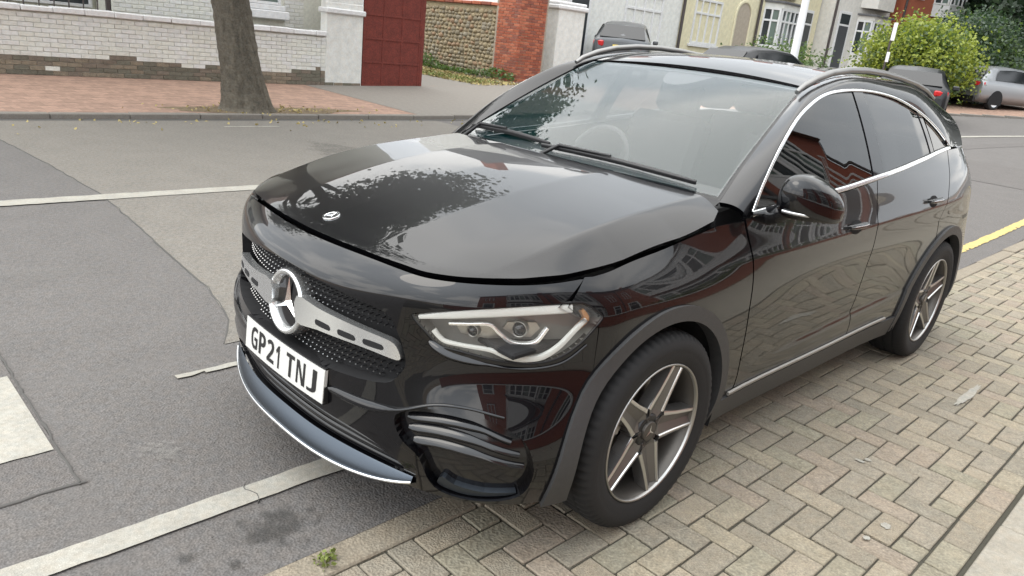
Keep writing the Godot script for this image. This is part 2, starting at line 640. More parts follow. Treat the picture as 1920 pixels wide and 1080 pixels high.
	M.lamp_silver = plain(lin(0.84, 0.85, 0.83), 0.22, 0.75)
	M.lamp_strip = plain(lin(0.50, 0.51, 0.48), 0.2, 0.0)
	M.lamp_house = plain(lin(0.20, 0.20, 0.185), 0.4, 0.35)
	M.lamp_facet = plain(lin(0.38, 0.37, 0.34), 0.3, 0.9)
	M.lamp_lens = glass(Color(0.9, 0.9, 0.9), 0.02)
	M.amber = plain(lin(0.62, 0.34, 0.16), 0.3, 0.3)
	M.windscreen = glass(Color(0.14, 0.42, 0.44), 0.06)
	M.stud = plain(lin(0.30, 0.30, 0.30), 0.3, 0.9)
	M.inner_glass = glass(Color(0.10, 0.20, 0.20), 0.03)
	M.inner_glass.metallic_specular = 0.28
	M.tint = glass(Color(0.004, 0.005, 0.005), 0.82)
	M.plate_white = plain(lin(0.52, 0.52, 0.50), 0.45)
	M.plate_yellow = plain(lin(0.75, 0.55, 0.06), 0.45)
	M.ink = plain(lin(0.008, 0.008, 0.009), 0.4)
	M.seat = plain(lin(0.012, 0.012, 0.013), 0.8)
	M.dash = plain(lin(0.014, 0.014, 0.015), 0.65)
	M.red_lamp = plain(lin(0.42, 0.018, 0.02), 0.15)
	M.pane = plain(lin(0.035, 0.042, 0.045), 0.06)
	M.pane_curtain = plain(lin(0.13, 0.17, 0.15), 0.12)
	M.car_glass = plain(lin(0.008, 0.009, 0.011), 0.08)
	M.car_silver = plain(lin(0.26, 0.27, 0.285), 0.3, 0.55)
	M.car_grey = plain(lin(0.022, 0.028, 0.028), 0.25, 0.2)
	M.car_dark = plain(lin(0.03, 0.034, 0.04), 0.2, 0.3)
	M.car_black = plain(lin(0.008, 0.009, 0.011), 0.35)
	for k in ["car_silver", "car_grey", "car_dark"]:
		M[k].clearcoat_enabled = true
		M[k].clearcoat = 1.0
	M.door_dark = plain(lin(0.02, 0.024, 0.03), 0.35)
	M.pipe = plain(lin(0.05, 0.04, 0.038), 0.5)
	M.post_white = plain(lin(0.66, 0.67, 0.68), 0.5)


# A ragged stain with soft edges, as a map with transparency.
func stain_map(color: Color, most: float, seed_: int) -> StandardMaterial3D:
	var size := 128
	var a := noise_bytes(size, 0.03, 3, seed_)
	var b := noise_bytes(size, 0.22, 2, seed_ + 1)
	var im := Image.create(size, size, false, Image.FORMAT_RGBA8)
	var c := color.linear_to_srgb()
	for y in size:
		for x in size:
			var r := Vector2(x - 63.5, y - 63.5).length() / 63.5
			var v := smoothstep(0.0, 0.75, 0.85 - r + 0.55 * (a[y * size + x] / 127.5 - 1.0)) * smoothstep(1.0, 0.8, r)
			c.a = most * v * clampf(0.65 + 0.6 * (b[y * size + x] / 127.5 - 1.0), 0.0, 1.0)
			im.set_pixel(x, y, c)
	var m := StandardMaterial3D.new()
	m.albedo_texture = ImageTexture.create_from_image(im)
	m.transparency = BaseMaterial3D.TRANSPARENCY_ALPHA
	m.texture_repeat = false
	m.roughness = 0.9
	return m


# Print of small red paving blocks for the far footway, too thin in the picture to tell one block from the next.
func brick_print() -> StandardMaterial3D:
	var size := 512
	var rng := RandomNumberGenerator.new()
	rng.seed = 77
	var tone := []
	for i in 64:
		tone.append(rng.randf_range(0.75, 1.12))
	var b := noise_bytes(size, 0.2, 2, 78)
	var w := noise_bytes(size, 0.012, 3, 79)
	var out := PackedByteArray(); out.resize(size * size * 3)
	for y in size:
		for x in size:
			var cx := x / 64
			var cy := y / 64
			var c := posmod(cx - cy, 4)
			var k := (cx * 8 + cy) % 64
			if c == 1:
				k = ((cx - 1 + 8) % 8 * 8 + cy) % 64
			elif c == 2:
				k = (cx * 8 + (cy - 1 + 8) % 8) % 64
			var lx := x % 64
			var ly := y % 64
			var joint := (lx < 3 and c != 1) or (ly < 3 and c != 2)
			var v: float = tone[k] * (1.0 + 0.25 * (b[y * size + x] / 127.5 - 1.0) + 0.2 * (w[y * size + x] / 127.5 - 1.0))
			var col := Color(0.26, 0.165, 0.122) * v
			if joint:
				col = Color(0.175, 0.125, 0.094) * v
			col = col.linear_to_srgb()
			var i := (y * size + x) * 3
			out[i] = int(clampf(col.r, 0, 1) * 255)
			out[i + 1] = int(clampf(col.g, 0, 1) * 255)
			out[i + 2] = int(clampf(col.b, 0, 1) * 255)
	var m := StandardMaterial3D.new()
	m.albedo_texture = ImageTexture.create_from_image(Image.create_from_data(size, size, false, Image.FORMAT_RGB8, out))
	m.roughness = 0.9
	m.uv1_triplanar = true
	m.uv1_world_triplanar = true
	m.uv1_scale = Vector3.ONE / 0.84
	return m


# ---------------------------------------------------------------- the parked crossover
var shell: Surf
var bonnet_s: Surf
var frame_s: Surf
var side_s: Surf
var roof_s: Surf
var screen_s: Surf

const ROW_Y := [0.22, 0.34, 0.48, 0.62, 0.74, 0.84, 0.92, 1.0, 1.1, 1.26]


# Horizontal cuts through the left half of the body, from the middle of the nose round to the middle of the tail.
func body_rows() -> Array:
	var front := [
		[0, 0.83, 0.22, 0.815, 0.44, 0.765, 0.62, 0.70, 0.75, 0.60, 0.825, 0.49, 0.86, 0.38, 0.872, 0.2],
		[0, 0.865, 0.22, 0.855, 0.44, 0.81, 0.63, 0.745, 0.775, 0.65, 0.86, 0.52, 0.895, 0.38, 0.90, 0.2],
		[0, 0.875, 0.22, 0.866, 0.44, 0.82, 0.63, 0.75, 0.775, 0.645, 0.86, 0.51, 0.895, 0.37, 0.90, 0.2],
		[0, 0.878, 0.22, 0.866, 0.44, 0.81, 0.615, 0.715, 0.745, 0.585, 0.835, 0.44, 0.88, 0.32, 0.893, 0.17],
		[0, 0.876, 0.22, 0.862, 0.44, 0.804, 0.608, 0.709, 0.738, 0.574, 0.828, 0.424, 0.874, 0.302, 0.888, 0.16],
		[0, 0.864, 0.22, 0.852, 0.44, 0.800, 0.608, 0.712, 0.738, 0.572, 0.824, 0.42, 0.866, 0.295, 0.879, 0.15],
		[0, 0.787, 0.22, 0.777, 0.44, 0.742, 0.595, 0.666, 0.718, 0.538, 0.788, 0.40, 0.822, 0.275, 0.835, 0.14],
		[0, 0.63, 0.21, 0.62, 0.40, 0.595, 0.54, 0.54, 0.655, 0.44, 0.72, 0.335, 0.75, 0.24, 0.77, 0.12],
		[0, 0.45, 0.19, 0.45, 0.36, 0.43, 0.49, 0.40, 0.60, 0.34, 0.66, 0.27, 0.69, 0.20, 0.71, 0.11],
		[0, 0.20, 0.18, 0.20, 0.34, 0.19, 0.46, 0.18, 0.56, 0.16, 0.62, 0.14, 0.65, 0.11, 0.68, 0.08]]
	var side_z := [-0.15, -0.55, -1.1, -1.68, -2.2, -2.75]
	var side_x := [
		[0.862, 0.83, 0.828, 0.828, 0.84, 0.875], [0.895, 0.865, 0.862, 0.862, 0.87, 0.90], [0.90, 0.880, 0.876, 0.876, 0.885, 0.905], [0.895, 0.890, 0.884, 0.885, 0.892, 0.906], [0.895, 0.894, 0.894, 0.895, 0.90, 0.905],
		[0.885, 0.893, 0.902, 0.903, 0.907, 0.902], [0.85, 0.878, 0.892, 0.895, 0.90, 0.893], [0.805, 0.852, 0.872, 0.878, 0.885, 0.878], [0.755, 0.828, 0.852, 0.858, 0.858, 0.850], [0.71, 0.77, 0.79, 0.80, 0.80, 0.785]]
	var rear := [
		[0.85, -3.15, 0.74, -3.40, 0.45, -3.50, 0, -3.52], [0.885, -3.15, 0.78, -3.45, 0.45, -3.57, 0, -3.60], [0.89, -3.15, 0.79, -3.46, 0.45, -3.58, 0, -3.61],
		[0.885, -3.15, 0.78, -3.44, 0.45, -3.56, 0, -3.59], [0.875, -3.15, 0.76, -3.40, 0.45, -3.51, 0, -3.54], [0.865, -3.15, 0.74, -3.37, 0.45, -3.47, 0, -3.5],
		[0.855, -3.15, 0.73, -3.36, 0.45, -3.46, 0, -3.49], [0.84, -3.15, 0.72, -3.35, 0.45, -3.44, 0, -3.47], [0.812, -3.11, 0.70, -3.28, 0.45, -3.37, 0, -3.40], [0.745, -3.00, 0.64, -3.16, 0.40, -3.25, 0, -3.28]]
	var rows := []
	for j in 10:
		var row := []
		for i in 8:
			row.append(Vector2(front[j][i * 2], front[j][i * 2 + 1]))
		for i in 6:
			row.append(Vector2(side_x[j][i], side_z[i]))
		for i in 4:
			row.append(Vector2(rear[j][i * 2], rear[j][i * 2 + 1]))
		rows.append(row)
	return rows


func build_shell() -> void:
	var rows := body_rows()
	var nu := 17 * 18
	var ny := 104
	var us := []
	for i in range(-3, 21):
		us.append(float(i))
	var dense := []
	for row: Array in rows:
		var xs := []
		var zs := []
		for i in range(-3, 21):
			var p: Vector2 = row[-i] * Vector2(-1, 1) if i < 0 else row[i] if i < 18 else row[34 - i] * Vector2(-1, 1)
			xs.append(p.x)
			zs.append(p.y)
		var mx := natural(us, xs)
		var mz := natural(us, zs)
		var line := []
		for i in nu + 1:
			var t := 17.0 * i / nu
			line.append(Vector2(spline(us, xs, mx, t), spline(us, zs, mz, t)))
		dense.append(line)
	shell = Surf.new()
	shell.size_to(0.0, 17.0, nu, 0.22, 1.26, ny)
	for i in nu + 1:
		var xs := []
		var zs := []
		for j in 10:
			xs.append(dense[j][i].x)
			zs.append(dense[j][i].y)
		var mx := natural(ROW_Y, xs)
		var mz := natural(ROW_Y, zs)
		for j in ny + 1:
			var y := lerpf(0.22, 1.26, float(j) / ny)
			var q := Vector3(spline(ROW_Y, xs, mx, y), y, spline(ROW_Y, zs, mz, y))
			# shoulder crease through the handles, and the hollow low in the doors
			if q.x > 0.6:
				var along := smoothstep(-0.15, -0.75, q.z) * smoothstep(-3.3, -2.7, q.z)
				var yc := 0.905 + 0.022 * (-q.z - 0.5)
				var dy := y - yc
				q.x += along * (0.010 * exp(-absf(dy) / 0.045) if dy < 0.0 else 0.010 * exp(-dy / 0.09))
				var low := smoothstep(-0.55, -1.1, q.z) * smoothstep(-2.5, -1.9, q.z)
				var yl := 0.44 + 0.035 * (-q.z - 0.6)
				q.x -= low * 0.016 * (exp(-(y - yl) / 0.11) if y > yl else exp((y - yl) / 0.025))
			shell.P[i * (ny + 1) + j] = q
	shell.finish(1.0)
	if shell.nrm(10.0, 0.6).x < 0.0:
		shell.finish(-1.0)


# Where round the body a point (x, y) of the front, or (z, y) of the side, lies.
func ux(x: float, y: float) -> float:
	var lo := 0.0
	var hi := 7.0
	for k in 24:
		var mid := (lo + hi) * 0.5
		if shell.at(mid, y).x < x:
			lo = mid
		else:
			hi = mid
	return (lo + hi) * 0.5


func uz(z: float, y: float) -> float:
	var lo := 3.0
	var hi := 17.0
	for k in 26:
		var mid := (lo + hi) * 0.5
		if shell.at(mid, y).z > z:
			lo = mid
		else:
			hi = mid
	return (lo + hi) * 0.5


func dense_line(pts: PackedVector2Array, step: float, closed: bool) -> PackedVector2Array:
	var out := PackedVector2Array()
	var n := pts.size()
	for i in (n if closed else n - 1):
		var a := pts[i]
		var b := pts[(i + 1) % n]
		var k := maxi(1, int(a.distance_to(b) / step))
		for t in k:
			out.push_back(a.lerp(b, float(t) / k))
	if not closed:
		out.push_back(pts[n - 1])
	return out


# Rounds a polyline or outline through its points.
func smooth_line(pts: PackedVector2Array, closed: bool, sub := 5) -> PackedVector2Array:
	var out := PackedVector2Array()
	var n := pts.size()
	for i in (n if closed else n - 1):
		var p0 := pts[(i - 1 + n) % n] if closed or i > 0 else pts[i]
		var p1 := pts[i]
		var p2 := pts[(i + 1) % n]
		var p3 := pts[(i + 2) % n] if closed or i < n - 2 else p2
		for t in sub:
			out.push_back(p1.cubic_interpolate(p2, p0.lerp(p1, 0.35), p3.lerp(p2, 0.35), float(t) / sub) if false else _cr(p0, p1, p2, p3, float(t) / sub))
	if not closed:
		out.push_back(pts[n - 1])
	return out


func _cr(p0: Vector2, p1: Vector2, p2: Vector2, p3: Vector2, t: float) -> Vector2:
	var m1 := (p2 - p0) * 0.5
	var m2 := (p3 - p1) * 0.5
	var l := p1.distance_to(p2)
	m1 = m1.limit_length(l)
	m2 = m2.limit_length(l)
	var t2 := t * t
	var t3 := t2 * t
	return p1 * (2 * t3 - 3 * t2 + 1) + m1 * (t3 - 2 * t2 + t) + p2 * (-2 * t3 + 3 * t2) + m2 * (t3 - t2)


func front_uv(pts: PackedVector2Array, step := 0.03, closed := true) -> PackedVector2Array:
	var out := PackedVector2Array()
	for p in dense_line(pts, step, closed):
		out.push_back(Vector2(ux(p.x, p.y), p.y) if p.x > 0.0005 else Vector2(0, p.y))
	return out


func side_uv(pts: PackedVector2Array, step := 0.05, closed := true) -> PackedVector2Array:
	var out := PackedVector2Array()
	for p in dense_line(pts, step, closed):
		out.push_back(Vector2(uz(p.x, p.y), p.y))
	return out


func arc(cz: float, cy: float, r: float, from: float, to: float, n := 20) -> PackedVector2Array:
	var out := PackedVector2Array()
	for i in n + 1:
		var a := deg_to_rad(lerpf(from, to, float(i) / n))
		out.push_back(Vector2(cz + sin(a) * r, cy + cos(a) * r))
	return out


func on_shell(uv: PackedVector2Array, off: float, mirror: float) -> Array:
	var p := PackedVector3Array()
	var n := PackedVector3Array()
	var mm := Vector3(mirror, 1, 1)
	for q in uv:
		var w := shell.nrm(q.x, q.y)
		p.push_back((shell.at(q.x, q.y) + w * off) * mm)
		n.push_back(w * mm)
	return [p, n]


func grow(poly: PackedVector2Array, by: float) -> PackedVector2Array:
	var r := Geometry2D.offset_polygon(poly, by, Geometry2D.JOIN_ROUND)
	return r[0] if r.size() > 0 else poly


func belt(z: float) -> float:
	return linear1([0.30, 0.50, 0.9, 1.31, 1.66, 1.9, 2.38, 2.6, 2.8, 3.3], [1.042, 1.048, 1.077, 1.104, 1.136, 1.157, 1.210, 1.228, 1.232, 1.215], -z)


func belt_line(z0: float, z1: float, dy: float, n := 14) -> PackedVector2Array:
	var out := PackedVector2Array()
	for i in n + 1:
		var z := lerpf(z0, z1, float(i) / n)
		out.push_back(Vector2(z, belt(z) + dy))
	return out


const HOOD_EDGE := [0.0, 0.916, 0.793, 0.17, 0.918, 0.784, 0.327, 0.919, 0.764, 0.43, 0.917, 0.743, 0.524, 0.913, 0.719, 0.613, 0.915, 0.657, 0.703, 0.920, 0.558, 0.745, 0.924, 0.480, 0.775, 0.930, 0.40, 0.802, 0.948, 0.237, 0.804, 0.975, 0.026, 0.805, 1.004, -0.16, 0.800, 1.030, -0.30]


func hood_edge() -> Array:
	var out := []
	for i in HOOD_EDGE.size() / 3:
		out.append(Vector3(HOOD_EDGE[i * 3], HOOD_EDGE[i * 3 + 1], HOOD_EDGE[i * 3 + 2]))
	return out


func build_bonnet_surface() -> void:
	var yc := curve1([-0.5, -0.38, -0.1, 0.2, 0.45, 0.6, 0.709, 0.76, 0.803, 0.86], [1.128, 1.123, 1.108, 1.070, 1.021, 0.984, 0.952, 0.936, 0.917, 0.880])
	var edge_y := curve1([-0.45, -0.30, -0.16, 0.032, 0.247, 0.40, 0.48, 0.566, 0.664, 0.724], [1.05, 1.030, 1.004, 0.975, 0.949, 0.930, 0.924, 0.920, 0.915, 0.913])
	var edge_x := curve1([-0.5, -0.16, 0.1, 0.3, 0.45, 0.566, 0.7, 0.8], [0.812, 0.818, 0.820, 0.815, 0.800, 0.775, 0.74, 0.71])
	var flat_part := curve1([0.0, 0.15, 0.30, 0.385], [0.0, 0.0006, 0.0024, 0.0040])
	var slope_part := curve1([0.385, 0.46, 0.60, 0.75, 0.835], [0.0040, 0.0088, 0.0168, 0.0248, 0.0292])
	var edge_part := curve1([0.835, 0.87, 0.93, 1.0, 1.1], [0.0292, 0.041, 0.066, 0.10, 0.155])
	var front_x := [0.0, 0.17, 0.338, 0.44, 0.531, 0.621, 0.711, 0.76, 0.787]
	var front_z := [0.797, 0.789, 0.768, 0.747, 0.722, 0.660, 0.562, 0.48, 0.40]
	var fz := curve1(front_x, front_z)
	var f := func(x: float, z: float) -> Vector3:
		var ax := absf(x)
		var w := smoothstep(0.15, 0.72, z)
		var zz := z + (0.797 - c1(fz, minf(ax, 0.787))) * w
		var y := c1(yc, zz)
		var s := ax / c1(edge_x, z)
		var d := maxf(y - c1(edge_y, minf(z, 0.724)), 0.02)
		var g := c1(flat_part, s) if s < 0.385 else c1(slope_part, s) if s < 0.835 else c1(edge_part, s)
		var k := clampf(d / 0.10, 0.2, 1.15)
		return Vector3(x, y - g * k, z)
	bonnet_s = grid_surf(-0.84, 0.84, 168, -0.46, 0.84, 110, f, 1.0)
	if bonnet_s.nrm(0, 0).y < 0.0:
		bonnet_s.finish(-1.0)


func side_x(z: float, y: float) -> float:
	var x0 := linear1([0.3, 0.50, 1.1, 1.68, 2.2, 2.75, 3.2], [0.826, 0.832, 0.850, 0.851, 0.836, 0.80, 0.755], -z) - 0.006
	var xt := linear1([0.3, 1.2, 1.7, 2.2, 2.75, 3.2], [0.668, 0.660, 0.657, 0.650, 0.625, 0.59], -z)
	var t := (y - belt(z)) / (1.485 - belt(z))
	return lerpf(x0, xt, t) + 0.018 * t * (1.0 - t) * 4.0 * 0.5


# Outline of the side windows seen from the side: (z, y).
func window_top() -> PackedVector2Array:
	return smooth_line(PackedVector2Array([Vector2(-0.50, 1.056), Vector2(-0.577, 1.143), Vector2(-0.704, 1.249), Vector2(-0.90, 1.368), Vector2(-1.082, 1.435), Vector2(-1.24, 1.470), Vector2(-1.43, 1.488), Vector2(-1.65, 1.494), Vector2(-1.87, 1.487), Vector2(-2.07, 1.467), Vector2(-2.26, 1.427), Vector2(-2.42, 1.378), Vector2(-2.55, 1.315), Vector2(-2.64, 1.250)]), false, 4)


func build_upper_surfaces() -> void:
	var g := func(z: float, y: float) -> Vector3: return Vector3(side_x(z, y), y, z)
	side_s = grid_surf(-3.2, -0.3, 116, 1.0, 1.56, 28, g, 1.0)
	if side_s.nrm(-1.5, 1.3).x < 0.0:
		side_s.finish(-1.0)
	# the band from the windscreen and roof edge (inner) to the side windows (outer)
	var inner := [Vector3(0.725, 1.080, -0.43), Vector3(0.685, 1.205, -0.64), Vector3(0.648, 1.325, -0.86), Vector3(0.612, 1.425, -1.06), Vector3(0.592, 1.486, -1.22), Vector3(0.580, 1.535, -1.46), Vector3(0.575, 1.556, -1.75), Vector3(0.570, 1.551, -2.10), Vector3(0.566, 1.545, -2.40), Vector3(0.558, 1.512, -2.70), Vector3(0.548, 1.475, -2.93), Vector3(0.535, 1.440, -3.10)]
	var oz := [Vector2(-0.46, 1.048), Vector2(-0.565, 1.15), Vector2(-0.70, 1.256), Vector2(-0.90, 1.376), Vector2(-1.10, 1.447), Vector2(-1.40, 1.494), Vector2(-1.70, 1.501), Vector2(-2.05, 1.478), Vector2(-2.35, 1.410), Vector2(-2.56, 1.318), Vector2(-2.66, 1.245), Vector2(-2.97, 1.236)]
	var ts := []
	var comp := []
	for k in 9:
		comp.append([])
	for i in 12:
		ts.append(float(i))
		var o := Vector3(side_x(oz[i].x, oz[i].y) + 0.008, oz[i].y, oz[i].x)
		var q: Vector3 = inner[i]
		var mid := (o + q) * 0.5
		var away := Vector3(0.75, 0.7, 0.25 if i < 4 else 0.0 if i < 8 else -0.35).normalized()
		mid += away * (0.022 if i < 8 else 0.032 if i < 10 else 0.035)
		for a in 3:
			comp[a].append(q[a])
			comp[3 + a].append(mid[a])
			comp[6 + a].append(o[a])
	var cs := []
	for k in 9:
		cs.append(curve1(ts, comp[k]))
	var fr := func(t: float, w: float) -> Vector3:
		var a := Vector3(c1(cs[0], t), c1(cs[1], t), c1(cs[2], t))
		var b := Vector3(c1(cs[3], t), c1(cs[4], t), c1(cs[5], t))
		var c := Vector3(c1(cs[6], t), c1(cs[7], t), c1(cs[8], t))
		return a * (2.0 * (w - 0.5) * (w - 1.0)) + b * (-4.0 * w * (w - 1.0)) + c * (2.0 * w * (w - 0.5))
	frame_s = grid_surf(0.0, 11.0, 132, 0.0, 1.0, 14, fr, 1.0)
	if frame_s.nrm(6, 0.5).y < 0.0:
		frame_s.finish(-1.0)
	var rf := func(a: float, t: float) -> Vector3:
		var e := Vector3(c1(cs[0], t), c1(cs[1], t), c1(cs[2], t))
		var crown := 0.028 if t > 4.0 else 0.028
		return Vector3(a * e.x, e.y + (1.0 - a * a) * crown, e.z - (0.05 * (1.0 - a * a) * clampf((6.0 - t) * 0.5, 0.0, 1.0)))
	roof_s = grid_surf(-1.0, 1.0, 40, 4.0, 11.0, 70, rf, 1.0)
	if roof_s.nrm(0, 6).y < 0.0:
		roof_s.finish(-1.0)
	var ws := func(a: float, t: float) -> Vector3:
		var tt := t * 4.0
		var e := Vector3(c1(cs[0], tt), c1(cs[1], tt), c1(cs[2], tt))
		var mid := Vector3(0, lerpf(1.098, 1.506, t), lerpf(-0.315, -1.27, t)) + Vector3(0, 0.85, 0.5).normalized() * 0.030 * 4.0 * t * (1.0 - t)
		var q := 1.0 - pow(absf(a), 2.2)
		return Vector3(a * e.x, lerpf(e.y, mid.y, q), lerpf(e.z, mid.z, q))
	screen_s = grid_surf(-1.0, 1.0, 56, 0.0, 1.0, 44, ws, 1.0)
	if screen_s.nrm(0, 0.5).y < 0.0:
		screen_s.finish(-1.0)


func poly2(nums: Array) -> PackedVector2Array:
	var out := PackedVector2Array()
	for i in nums.size() / 2:
		out.push_back(Vector2(nums[i * 2], nums[i * 2 + 1]))
	return out


const LAMP := [0.527, 0.802, 0.556, 0.818, 0.667, 0.847, 0.756, 0.866, 0.823, 0.873, 0.846, 0.853, 0.862, 0.823, 0.846, 0.756, 0.817, 0.707, 0.779, 0.690, 0.734, 0.692, 0.639, 0.714, 0.598, 0.722, 0.566, 0.754]
const GRILLE := [0.0, 0.824, 0.10, 0.822, 0.30, 0.808, 0.442, 0.792, 0.472, 0.775, 0.513, 0.684, 0.519, 0.633, 0.474, 0.577, 0.271, 0.552, 0.0, 0.545]
const INTAKE := [0.520, 0.490, 0.604, 0.536, 0.690, 0.540, 0.759, 0.530, 0.833, 0.479, 0.858, 0.394, 0.842, 0.318, 0.805, 0.274, 0.717, 0.256, 0.634, 0.280, 0.604, 0.380, 0.543, 0.425]
const LOWER := [0.0, 0.405, 0.30, 0.392, 0.45, 0.372, 0.545, 0.325, 0.53, 0.292, 0.42, 0.285, 0.0, 0.285]


func rounded(nums: Array, sub := 4) -> PackedVector2Array:
	return smooth_line(poly2(nums), true, sub)


func half_rounded(nums: Array, sub := 4) -> PackedVector2Array:
	return smooth_line(poly2(nums), false, sub)


func make_crossover() -> void:
	build_shell()
	build_bonnet_surface()
	build_upper_surfaces()
	var car := thing("crossover_car", "glossy black crossover parked nose towards us, half on the block paving", "car")
	var lamp_f := rounded(LAMP)
	var grille_f := half_rounded(GRILLE)
	var intake_f := rounded(INTAKE)
	var lower_f := half_rounded(LOWER)
	var lamp := front_uv(lamp_f, 0.02)
	var grille := front_uv(grille_f, 0.03)
	var intake := front_uv(intake_f, 0.02)
	var lower := front_uv(lower_f, 0.03)
	var he := hood_edge()
	var gap := PackedVector2Array()          # bonnet gap along the body, in (round, height)
	for p: Vector3 in he:
		var u := ux(p.x, p.y) if p.z > 0.3 else uz(p.z, p.y)
		gap.push_back(Vector2(u if p.x > 0.0 else 0.0, p.y - lerpf(0.0065, 0.0045, smoothstep(3.0, 7.0, u))))
	gap = smooth_line(gap, false, 4)
	var half_gap := func(from: float, to: float) -> PackedVector2Array:
		var out := PackedVector2Array()
		for q in gap:
			if q.x >= from - 0.01 and q.x <= to + 0.01:
				out.push_back(q)
		return out
	var u_seam := 5.25

	# front bumper, both halves in one piece
	var bumper := PackedVector2Array()
	bumper.append_array(front_uv(poly2([0.0, 0.245, 0.30, 0.245, 0.55, 0.243, 0.70, 0.246, 0.84, 0.252]), 0.05, false))
	bumper.append_array(side_uv(arc(0.0, 0.352, 0.447, 103.0, 52.0, 14), 0.1, false))
	bumper.append_array(front_uv(poly2([0.8605, 0.80, 0.80, 0.862]), 0.03, false))
	var top: PackedVector2Array = half_gap.call(0.0, u_seam)
	bumper.push_back(Vector2(u_seam + 0.02, top[top.size() - 1].y))
	top.reverse()
	bumper.append_array(top)
	var mb := MB.new()
	for s in [1.0, -1.0]:
		panel(mb, shell, bumper, [lamp, grille, intake, lower], 0.0, 0.03, s, 0.02)
	var bp := obj("front_bumper", mb, M.paint, car)

	# wings, doors, rear body
	var wing := PackedVector2Array()
	wing.append_array(side_uv(arc(0.0, 0.352, 0.447, 52.0, -103.0, 36), 0.1, false))
	wing.append_array(side_uv(poly2([-0.565, 0.25, -0.562, 0.42, -0.505, 0.70, -0.468, 0.90, -0.445, 1.035]), 0.05, false))
	var rear_gap: PackedVector2Array = half_gap.call(u_seam, 9.0)
	rear_gap.reverse()
	wing.append_array(rear_gap)
	wing.push_back(Vector2(u_seam + 0.05, rear_gap[rear_gap.size() - 1].y))
	wing.append_array(front_uv(poly2([0.812, 0.862, 0.8615, 0.80]), 0.03, false))
	var fdoor := PackedVector2Array()
	fdoor.append_array(side_uv(poly2([-0.573, 0.345, -0.570, 0.42, -0.513, 0.70, -0.476, 0.90, -0.462, 1.0]), 0.04, false))
	fdoor.append_array(side_uv(belt_line(-0.455, -1.555, -0.004), 0.2, false))
	fdoor.append_array(side_uv(poly2([-1.562, 1.0, -1.575, 0.85, -1.62, 0.55, -1.645, 0.345]), 0.05, false))
	fdoor.append_array(side_uv(poly2([-1.4, 0.345, -1.0, 0.345, -0.7, 0.345]), 0.5, false))
	var rdoor := PackedVector2Array()
	rdoor.append_array(side_uv(poly2([-1.653, 0.345, -1.628, 0.55, -1.583, 0.85, -1.570, 1.0]), 0.05, false))
	rdoor.append_array(side_uv(belt_line(-1.563, -2.60, -0.004), 0.2, false))
	rdoor.append_array(side_uv(poly2([-2.59, 1.10, -2.545, 0.98, -2.45, 0.86]), 0.05, false))
	rdoor.append_array(side_uv(arc(-2.729, 0.352, 0.449, 30.0, 91.0, 12), 0.1, false))
	rdoor.append_array(side_uv(poly2([-2.2, 0.345, -1.9, 0.345]), 0.5, false))
	var tail := PackedVector2Array()
	tail.append_array(side_uv(arc(-2.729, 0.352, 0.447, 29.0, -103.0, 28), 0.1, false))
	tail.append_array(PackedVector2Array([Vector2(14.5, 0.25), Vector2(15.2, 0.25), Vector2(16.0, 0.25), Vector2(17.0, 0.25), Vector2(17.0, 1.225), Vector2(16.0, 1.225), Vector2(15.0, 1.225), Vector2(14.4, 1.225)]))
	tail.append_array(side_uv(belt_line(-2.96, -2.61, -0.004), 0.2, false))
	tail.append_array(side_uv(poly2([-2.60, 1.10, -2.555, 0.98, -2.458, 0.866]), 0.05, false))
	for s in [1.0, -1.0]:
		var w := MB.new()
		panel(w, shell, wing, [lamp], 0.0, 0.03, s)
		obj("front_wing", w, M.paint, car)
		var d := MB.new()
		panel(d, shell, fdoor, [], 0.0, 0.02, s)
		var door1 := obj("front_door", d, M.paint, car)
		d = MB.new()
		panel(d, shell, rdoor, [], 0.0, 0.02, s)
		var door2 := obj("rear_door", d, M.paint, car)
		d = MB.new()
		panel(d, shell, tail, [], 0.0, 0.02, s)
		obj("rear_quarter", d, M.paint, car)
		door_handle(door1, -1.325, 0.945, s)
		door_handle(door2, -2.30, 0.985, s)
		if s > 0.0:
			mirror_(door1, s)

	# dark inner body, so that gaps and openings look into the dark
	mb = MB.new()
	var core := PackedVector2Array([Vector2(0, 0.245)])
	core.append_array(front_uv(poly2([0.30, 0.25, 0.55, 0.25, 0.82, 0.26]), 0.05, false))
	core.append_array(side_uv(arc(0.0, 0.352, 0.435, 100.0, -100.0, 40), 0.1, false))
	core.append_array(side_uv(poly2([-0.7, 0.27, -1.2, 0.27, -1.7, 0.27, -2.2, 0.27]), 0.5, false))
	core.append_array(side_uv(arc(-2.729, 0.352, 0.435, 100.0, -100.0, 40), 0.1, false))
	core.append_array(PackedVector2Array([Vector2(15.0, 0.26), Vector2(17.0, 0.26), Vector2(17.0, 1.2)]))
	core.append_array(PackedVector2Array([Vector2(15.0, 1.2), Vector2(14.4, 1.2)]))
	core.append_array(side_uv(belt_line(-2.9, -0.5, -0.02, 20), 0.3, false))
	var inner_gap := gap.duplicate()
	inner_gap.reverse()
	for q: Vector2 in inner_gap:
		core.push_back(q - Vector2(0, 0.012))
	for s in [1.0, -1.0]:
		panel(mb, shell, core, [lamp, grille, intake, lower], -0.028, 0.0, s)
	box(mb, Vector3(-0.76, 0.205, -3.30), Vector3(0.76, 0.245, 0.40), 0.01)
	box(mb, Vector3(-0.45, 0.235, 0.38), Vector3(0.45, 0.25, 0.70), 0.005)
	box(mb, Vector3(-0.78, 0.72, -0.36), Vector3(0.78, 0.74, 0.60), 0.01)
	obj("inner_body", mb, M.void, car)
